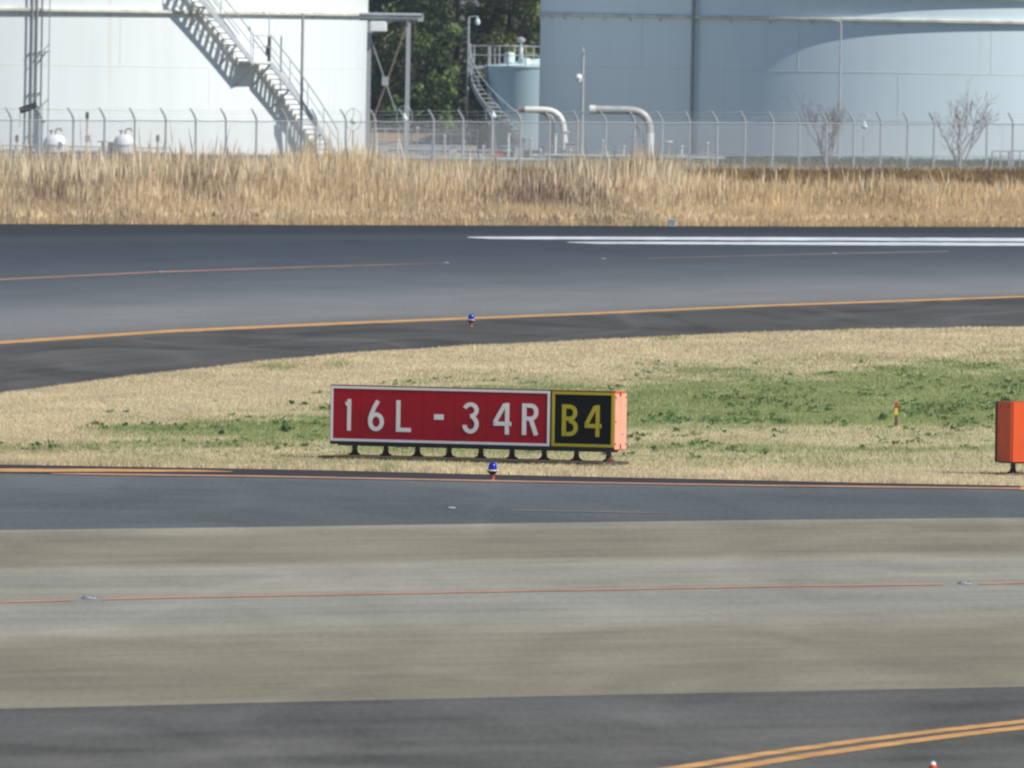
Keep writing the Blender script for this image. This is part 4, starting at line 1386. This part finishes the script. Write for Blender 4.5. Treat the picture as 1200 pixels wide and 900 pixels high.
# ------------------------------------------------------------------ grasses
M_grass = attr_mat("grass_blade", 0.85, 0.05, 0.35)


def blades(X, Y, h, w, tone, lean=0.35, Z=None):
    n = len(X)
    a = rng.random(n) * 2 * np.pi
    la = rng.random(n) * 2 * np.pi
    l = h * lean * rng.random(n)
    Z = np.zeros(n) if Z is None else Z
    B0 = np.stack([X - np.cos(a) * w / 2, Y - np.sin(a) * w / 2, Z], 1)
    B1_ = np.stack([X + np.cos(a) * w / 2, Y + np.sin(a) * w / 2, Z], 1)
    Tp = np.stack([X + np.cos(la) * l, Y + np.sin(la) * l, Z + h], 1)
    V = np.stack([B0, B1_, Tp], 1).reshape(-1, 3)
    return V, np.arange(3 * n).reshape(n, 3), np.repeat(tone, 3, 0)


def sm(x, a, b):
    t = np.clip((x - a) / (b - a), 0, 1)
    return t * t * (3 - 2 * t)


def green_map(X, Y):
    """how green the turf of the island is, surveyed place by place"""
    px, py = to_px(X, Y)
    n1 = fbm(px / 120.0, py / 9.0)
    n2 = fbm(px / 48.0 + 40, py / 3.6 + 7)
    wob = (n1 - 0.5) * 26 + (n2 - 0.5) * 14
    # upper edge of the green: falls to the left
    up = np.interp(px, [0, 110, 200, 300, 390, 480, 560, 700, 800, 900, 1200], [560, 500, 493, 488, 478, 462, 448, 444, 436, 430, 420])
    lo = np.interp(px, [0, 110, 250, 390, 560, 740, 900, 1200], [505, 512, 518, 520, 516, 504, 502, 500])
    g = sm(py + wob, up - 4, up + 14) * (1 - sm(py + wob * 0.8, lo - 6, lo + 6))
    # second, thinner green band near the sign's feet
    g2 = np.exp(-((py + wob * 0.4 - (526 + (px - 800) * 0.004)) / 5.0) ** 2) * sm(px, 640, 780) * 0.85
    g3 = np.exp(-((py + wob * 0.5 - 524) / 6.0) ** 2) * (1 - sm(px, 300, 420)) * 0.6
    g4 = np.exp(-((py + wob * 0.5 - 541) / 6.0) ** 2) * sm(px, 700, 820) * 0.45
    g6 = 0.35 * sm(py + wob, up - 22, up + 6) * (1 - sm(py, 540, 556)) * sm(px, 60, 200) * n2 * 1.6
    g5 = np.exp(-((py + wob * 0.3 - 528) / 6.0) ** 2) * sm(px, 380, 420) * (1 - sm(px, 700, 760)) * 0.8
    g = np.maximum.reduce([g * (0.62 + 0.85 * n2), g2, g3, g4, g5, g6])
    # tufts at the taxiway edge
    for (ex, ey, rx, ry) in ((328, 432, 22, 4), (395, 428, 14, 3), (780, 399, 14, 2.5), (455, 548, 16, 5), (985, 387, 20, 2.5)):
        g = np.maximum(g, 0.7 * np.exp(-((px - ex) / rx) ** 2 - ((py - ey) / ry) ** 2))
    return np.clip(g, 0, 1)


STRAW = np.array((0.64, 0.53, 0.335)); STRAW2 = np.array((0.54, 0.43, 0.27)); PALE = np.array((0.72, 0.62, 0.44))
GREEN = np.array((0.22, 0.265, 0.095)); GREEN2 = np.array((0.37, 0.385, 0.18))

# base sheet of the island
def island_mat():
    m = attr_mat("island_turf", 0.95, 0.03)
    return m
gx = np.arange(-20, 22, 0.12)
nyr = 240
tv = np.linspace(0, 1, nyr)
XX, TT = np.meshgrid(gx, tv)
lo_, hi_ = L_C(gx), L_E(gx)
YY = lo_[None, :] + (hi_ - lo_)[None, :] * (TT ** 1.15)
gm = green_map(XX.ravel(), YY.ravel())
tone = STRAW * 0.86 * (1 - gm[:, None]) + (GREEN * 0.6 + GREEN2 * 0.4) * gm[:, None]
tone = tone * (0.82 + 0.36 * fbm(XX.ravel() * 2.3, YY.ravel() * 0.5))[:, None]
V = np.stack([XX.ravel(), YY.ravel(), np.full(XX.size, 0.006)], 1)
ii = np.arange((nyr - 1) * (len(gx) - 1))
r_ = ii // (len(gx) - 1); c_ = ii % (len(gx) - 1)
i0 = r_ * len(gx) + c_
F = np.stack([i0, i0 + 1, i0 + 1 + len(gx), i0 + len(gx)], 1)
big_mesh("grass_verge", V, F, tone, island_mat(), "structure", None, 4)

# the turf itself: dense blades
N = 620000
X = rng.uniform(-12.5, 13.5, N)
u = rng.random(N) ** 1.25
Yg = L_C(X) + 0.02 + (L_E(X) - L_C(X) - 0.04) * u
px, py = to_px(X, Yg)
ok = (px > -40) & (px < 1240) & (L_E(X) > L_C(X))
# no grass on the pads
for (o, w, d) in ((pad, SIGN_W / 2 - 0.05, 0.6), (pad2, s2w / 2 + 0.15, 0.36)):
    th = o.rotation_euler.z
    dx, dy = X - o.location.x, Yg - o.location.y
    lx = dx * math.cos(th) + dy * math.sin(th)
    ly = -dx * math.sin(th) + dy * math.cos(th)
    ok &= ~((abs(lx) < w) & (abs(ly) < d))
X, Yg, px, py = X[ok], Yg[ok], px[ok], py[ok]
gm = green_map(X, Yg)
isg = rng.random(len(X)) < gm
mixr = rng.random(len(X))[:, None]
tone = np.where(isg[:, None], GREEN * (1 - mixr) + GREEN2 * mixr, np.where(mixr < 0.45, STRAW, np.where(mixr < 0.75, PALE, STRAW2)))
pat = fbm(X * 1.1, Yg * 0.22)
strk = fbm(px / 70.0 + 11, py / 4.0)
tone = tone * (0.58 + 0.35 * pat + 0.5 * strk)[:, None] * rng.uniform(0.92, 1.08, len(X))[:, None]
h = np.where(isg, rng.uniform(0.025, 0.07, len(X)), rng.uniform(0.02, 0.06, len(X))) * (0.6 + 0.8 * pat)
edge = np.exp(-np.maximum(0, Yg - L_C(X)) / 1.2)
h *= 1 + 0.9 * edge
far = sm(Yg, 330, 410)
w = 0.012 + 0.010 * far
V, F, T3 = blades(X, Yg, h, w, tone, 0.8)
big_mesh("turf_grass", V, F, T3, M_grass)

# broad leaved weeds in the green
wx, wy, ws = [], [], []
tries = rng.uniform(0, 1, (9000, 2))
PX = tries[:, 0] * 1240 - 20
PY = 425 + tries[:, 1] * 115
pts = [G(a, b) for a, b in zip(PX, PY)]
gX = np.array([p.x for p in pts]); gY = np.array([p.y for p in pts])
gv = green_map(gX, gY)
cl = fbm(PX / 60 + 5, PY / 8 + 3)
dens = gv * sm(cl, 0.45, 0.7)
dens += 0.9 * np.exp(-((PY - 477 + (PX - 1120) * 0.03) / 8) ** 2) * sm(PX, 1030, 1070) * (1 - sm(PX, 1175, 1200))
dens += 0.5 * np.exp(-((PY - 493) / 6) ** 2) * sm(PX, 740, 780) * (1 - sm(PX, 850, 900))
keep = (rng.random(len(PX)) < dens * 0.8)
gX, gY = gX[keep], gY[keep]
LV, LT = [], []
for x, y in zip(gX, gY):
    k = random.randint(7, 13)
    s = random.uniform(0.4, 1.0)
    shade = random.uniform(0.7, 1.3)
    base = np.array((0.13, 0.205, 0.075)) if random.random() < 0.6 else np.array((0.20, 0.27, 0.11))
    for _ in range(k):
        a = random.uniform(0, 6.28); el_ = random.uniform(0.25, 1.2)
        L_ = random.uniform(0.05, 0.13) * s
        d = np.array((math.cos(a) * math.cos(el_), math.sin(a) * math.cos(el_), math.sin(el_)))
        sd_ = np.array((-math.sin(a), math.cos(a), 0)) * L_ * 0.26
        p0 = np.array((x + random.uniform(-.05, .05), y + random.uniform(-.05, .05), 0.01))
        mid = p0 + d * L_ * 0.55
        tip = p0 + d * L_ + np.array((0, 0, -0.02 * s))
        LV += [p0, mid + sd_, tip, mid - sd_]
        LT += [base * shade * random.uniform(0.8, 1.25)] * 4
LV = np.array(LV); LT = np.array(LT)
big_mesh("leafy_weeds", LV, np.arange(len(LV)).reshape(-1, 4), LT, M_grass, "stuff", None, 4)
# larger clumps that can be picked out
def clump(px, py, s, n, lab):
    g = G(px, py)
    V, T_ = [], []
    for _ in range(n):
        a = random.uniform(0, 6.28); el_ = random.uniform(0.3, 1.4); L_ = random.uniform(0.6, 1.0) * s
        d = np.array((math.cos(a) * math.cos(el_), math.sin(a) * math.cos(el_), math.sin(el_)))
        sd_ = np.array((-math.sin(a), math.cos(a), 0)) * L_ * 0.2
        p0 = np.array((random.uniform(-.3, .3) * s, random.uniform(-.3, .3) * s, 0.0))
        V += [p0, p0 + d * L_ * .5 + sd_, p0 + d * L_, p0 + d * L_ * .5 - sd_]
        T_ += [np.array((0.105, 0.17, 0.065)) * random.uniform(.7, 1.4)] * 4
    V = np.array(V)
    o = big_mesh("weed_clump", V, np.arange(len(V)).reshape(-1, 4), np.array(T_), M_grass, None, None, 4)
    o.location = g
    tag(o, lab, "weed", "single weed clumps")
clump(335, 507, 0.20, 26, "dark weed with upright leaves just left of the long red sign")
clump(112, 499, 0.13, 18, "lone small weed at the tip of the green tongue of grass")
clump(260, 510, 0.12, 18, "small weed in the middle of the green tongue of grass")
clump(1178, 473, 0.15, 40, "bushy weed behind the orange sign box")
clump(1035, 493, 0.16, 28, "weed just left of the painted stake")

# ------------------------------------------------------------------ tall dry reeds behind the runway
def reeds(name, N, x0, x1, y0, y1, hfun, tonefun, wid, lean, plume):
    X = rng.uniform(x0, x1, N)
    Y = rng.uniform(y0, y1, N)
    Y = L_D(X) + (Y - y0)
    px, py = to_px(X, Y)
    h = hfun(px, X, Y)
    k = h > 0.05
    X, Y, px, h = X[k], Y[k], px[k], h[k]
    tone = tonefun(px, X, Y, h)
    V, F, T3 = blades(X, Y, h, np.full(len(X), wid) * rng.uniform(.7, 1.4, len(X)), tone, lean)
    out = [(V, F, T3)]
    if plume:
        k = rng.random(len(X)) < plume
        V3 = V.reshape(-1, 3, 3)[k]
        tip = V3[:, 2]
        base = V3[:, :2].mean(1)
        d = tip - base
        n = len(tip)
        mid = base + d * 0.80
        a = rng.random(n) * 6.28
        s = np.stack([np.cos(a), np.sin(a), np.zeros(n)], 1) * (0.010 + 0.014 * rng.random(n))[:, None]
        Vp = np.stack([base + d * 0.62, mid + s, tip + np.array([0, 0, 0.05])], 1).reshape(-1, 3)
        Vq = np.stack([base + d * 0.62, tip + np.array([0, 0, 0.05]), mid - s], 1).reshape(-1, 3)
        tp = np.repeat(tone[k] * 1.15, 3, 0)
        out.append((Vp, np.arange(3 * n).reshape(-1, 3), tp))
        out.append((Vq, np.arange(3 * n).reshape(-1, 3), tp))
    o = 0
    VV, FF, TT_ = [], [], []
    for (a, b, c) in out:
        VV.append(a); FF.append(b + o); TT_.append(c)
        o += len(a)
    return big_mesh(name, np.concatenate(VV), np.concatenate(FF), np.concatenate(TT_), M_grass)


REED = np.array((0.70, 0.55, 0.335)); REED2 = np.array((0.56, 0.42, 0.26)); REEDP = np.array((0.78, 0.66, 0.455)); BRN = np.array((0.27, 0.185, 0.135))


def hprof(px):
    return np.interp(px, [-60, 0, 60, 150, 240, 300, 360, 430, 500, 540, 600, 640, 690, 740, 760, 800, 860, 960, 1060, 1200, 1260],
                     [1.75, 1.72, 1.65, 1.80, 1.85, 1.78, 1.82, 1.88, 1.80, 1.62, 1.58, 1.56, 1.70, 1.85, 1.80, 1.45, 1.38, 1.25, 1.42, 1.25, 1.3])


def brown_mask(px, Y, Yb):
    d = Y - Yb
    b = np.exp(-((px - 640) / 80) ** 2) * 1.0 + np.exp(-((px - 60) / 60) ** 2) * 0.75 + 0.4 * np.exp(-((px - 250) / 40) ** 2)
    return np.clip(b, 0, 1)


def h_tall(px, X, Y):
    d = Y - L_D(X)
    pat = 0.6 * fbm(X * 1.3 + 3, Y * 0.35) + 0.4 * fbm(X * 4.1 + 3, Y * 1.1)
    ramp = 0.25 + 0.75 * sm(d, 4, 16)
    bm = brown_mask(px, Y, L_D(X))
    return hprof(px) * (0.80 + 0.42 * fbm(X * 0.75 + 71, Y * 0.1)) * (1 - 0.16 * sm(px, 760, 880) * sm(d, 6, 24)) * ramp * (0.48 + 0.80 * pat) * rng.uniform(0.62, 1.02, len(X)) * np.where(rng.random(len(X)) < 0.09 * sm(fbm(X * 0.7 + 50, Y * 0.2), 0.35, 0.65) * (1 - 0.7 * sm(px, 760, 880)), rng.uniform(1.05, 1.5, len(X)), 1.0) * (1 - 0.12 * bm)


def t_tall(px, X, Y, h):
    m = rng.random(len(px))[:, None]
    t = np.where(m < 0.5, REED, np.where(m < 0.75, REED2, REEDP))
    bm = brown_mask(px, Y, L_D(X)) * sm(fbm(X * 0.8 + 7, Y * 0.3), 0.22, 0.45)
    isb = (rng.random(len(px)) < bm * 0.9)[:, None]
    t = np.where(isb, BRN * rng.uniform(.7, 1.5, (len(px), 1)), t)
    # the right stretch is tawny
    taw = sm(px, 780, 900)[:, None]
    t = t * (1 - taw * np.array((0.05, 0.10, 0.18)))
    return t * (0.50 + 0.40 * fbm(X * 1.9, Y * 0.4) + 0.62 * fbm(X * 0.55 + 31, Y * 0.13))[:, None]


reeds("tall_reeds", 210000, -19, 21, 0, 34, h_tall, t_tall, 0.017, 0.42, 0.45)


def h_wisp(px, X, Y):
    env = np.interp(px, [-60, 0, 200, 400, 440, 520, 620, 700, 770, 820, 1260], [.8, .8, .8, .8, .7, .4, .4, .7, .7, .15, .12])
    return np.where(rng.random(len(X)) < env * sm(fbm(X * 0.9 + 5, Y * 0.2 + 8), 0.3, 0.7), rng.uniform(1.7, 2.35, len(X)) * (0.6 + 0.4 * env), 0.0)


reeds("seeding_reeds", 9000, -19, 21, 0, 34, h_wisp, lambda px, X, Y, h: REEDP * rng.uniform(0.8, 1.1, (len(px), 1)), 0.013, 0.35, 0.9)


def h_low(px, X, Y):
    d = Y - L_D(X)
    return (0.16 + 0.42 * sm(d, 0, 7)) * (0.6 + 0.8 * fbm(X * 1.6, Y * 0.6)) * rng.uniform(0.6, 1.1, len(X))


def t_low(px, X, Y, h):
    m = rng.random(len(px))[:, None]
    t = np.where(m < 0.5, PALE * np.array((1.10, 0.97, 0.83)), np.where(m < 0.8, STRAW * np.array((1.08, .96, .85)), REED))
    return t * (0.8 + 0.4 * fbm(X * 1.2, Y * 0.6))[:, None]


reeds("dry_verge_grass", 110000, -19, 21, 0.05, 9.5, h_low, t_low, 0.020, 0.8, 0)
# brown field grass behind, seen over the reeds on the right
n = 70000
X = rng.uniform(-24, 28, n); Y = rng.uniform(632, 800, n)
pat = fbm(X * 0.5, Y * 0.05)
tone = np.where((rng.random(n) < 0.5)[:, None], np.array((0.33, 0.215, 0.105)), np.array((0.27, 0.165, 0.075))) * (0.7 + 0.6 * pat)[:, None]
V, F, T3 = blades(X, Y, rng.uniform(0.08, 0.26, n), rng.uniform(0.05, 0.1, n), tone, 0.7)
big_mesh("brown_field_grass", V, F, T3, M_grass)
# scrubby weeds along the fence foot
n = 9000
X = rng.uniform(-22, 26, n)
fyl = F0.y + (X - F0.x) * (F1.y - F0.y) / (F1.x - F0.x)
Y = fyl + rng.uniform(-4, 3, n)
tone = np.where((rng.random(n) < 0.6)[:, None], REED, REEDP) * rng.uniform(.7, 1.1, (n, 1))
px, _ = to_px(X, Y)
hh = rng.uniform(0.15, 0.75, n) * (0.4 + fbm(X * 0.9, Y * 0.2)) * np.where(px > 840, 0.4, 1.0)
V, F, T3 = blades(X, Y, hh, np.full(n, 0.035), tone, 0.4)
big_mesh("fence_foot_grass", V, F, T3, M_grass)
# low green ground cover at the foot of the pale tank
n = 26000
X = rng.uniform(5, 34, n); Y = rng.uniform(798.5, 806.5, n)
px, _ = to_px(X, Y)
k = px > 805
X, Y, px = X[k], Y[k], px[k]
n = len(X)
tone = np.where((rng.random(n) < 0.5)[:, None], np.array((0.085, 0.12, 0.055)), np.array((0.13, 0.15, 0.075))) * (0.6 + 0.8 * fbm(X * 0.8, Y))[:, None]
V, F, T3 = blades(X, Y, rng.uniform(0.2, 0.46, n) * (0.6 + 0.7 * fbm(X * 1.2, Y * 0.3)), rng.uniform(0.05, 0.10, n), tone, 0.7)
big_mesh("green_ground_cover", V, F, T3, M_grass)

# ------------------------------------------------------------------ thin haze in the air
hz = bpy.data.materials.new("pale_air")
hz.use_nodes = True
hn = hz.node_tree
hn.nodes.remove(hn.nodes["Principled BSDF"])
pv = hn.nodes.new("ShaderNodeVolumePrincipled")
pv.inputs["Color"].default_value = (0.80, 0.90, 1.0, 1)
pv.inputs["Density"].default_value = 0.00008
pv.inputs["Anisotropy"].default_value = 0.2
hn.links.new(pv.outputs[0], hn.nodes["Material Output"].inputs["Volume"])
hb = MB().box((0, 4500, 6.5), (12100, 13100, 15.0)).build("haze", hz)
hb["kind"] = "stuff"
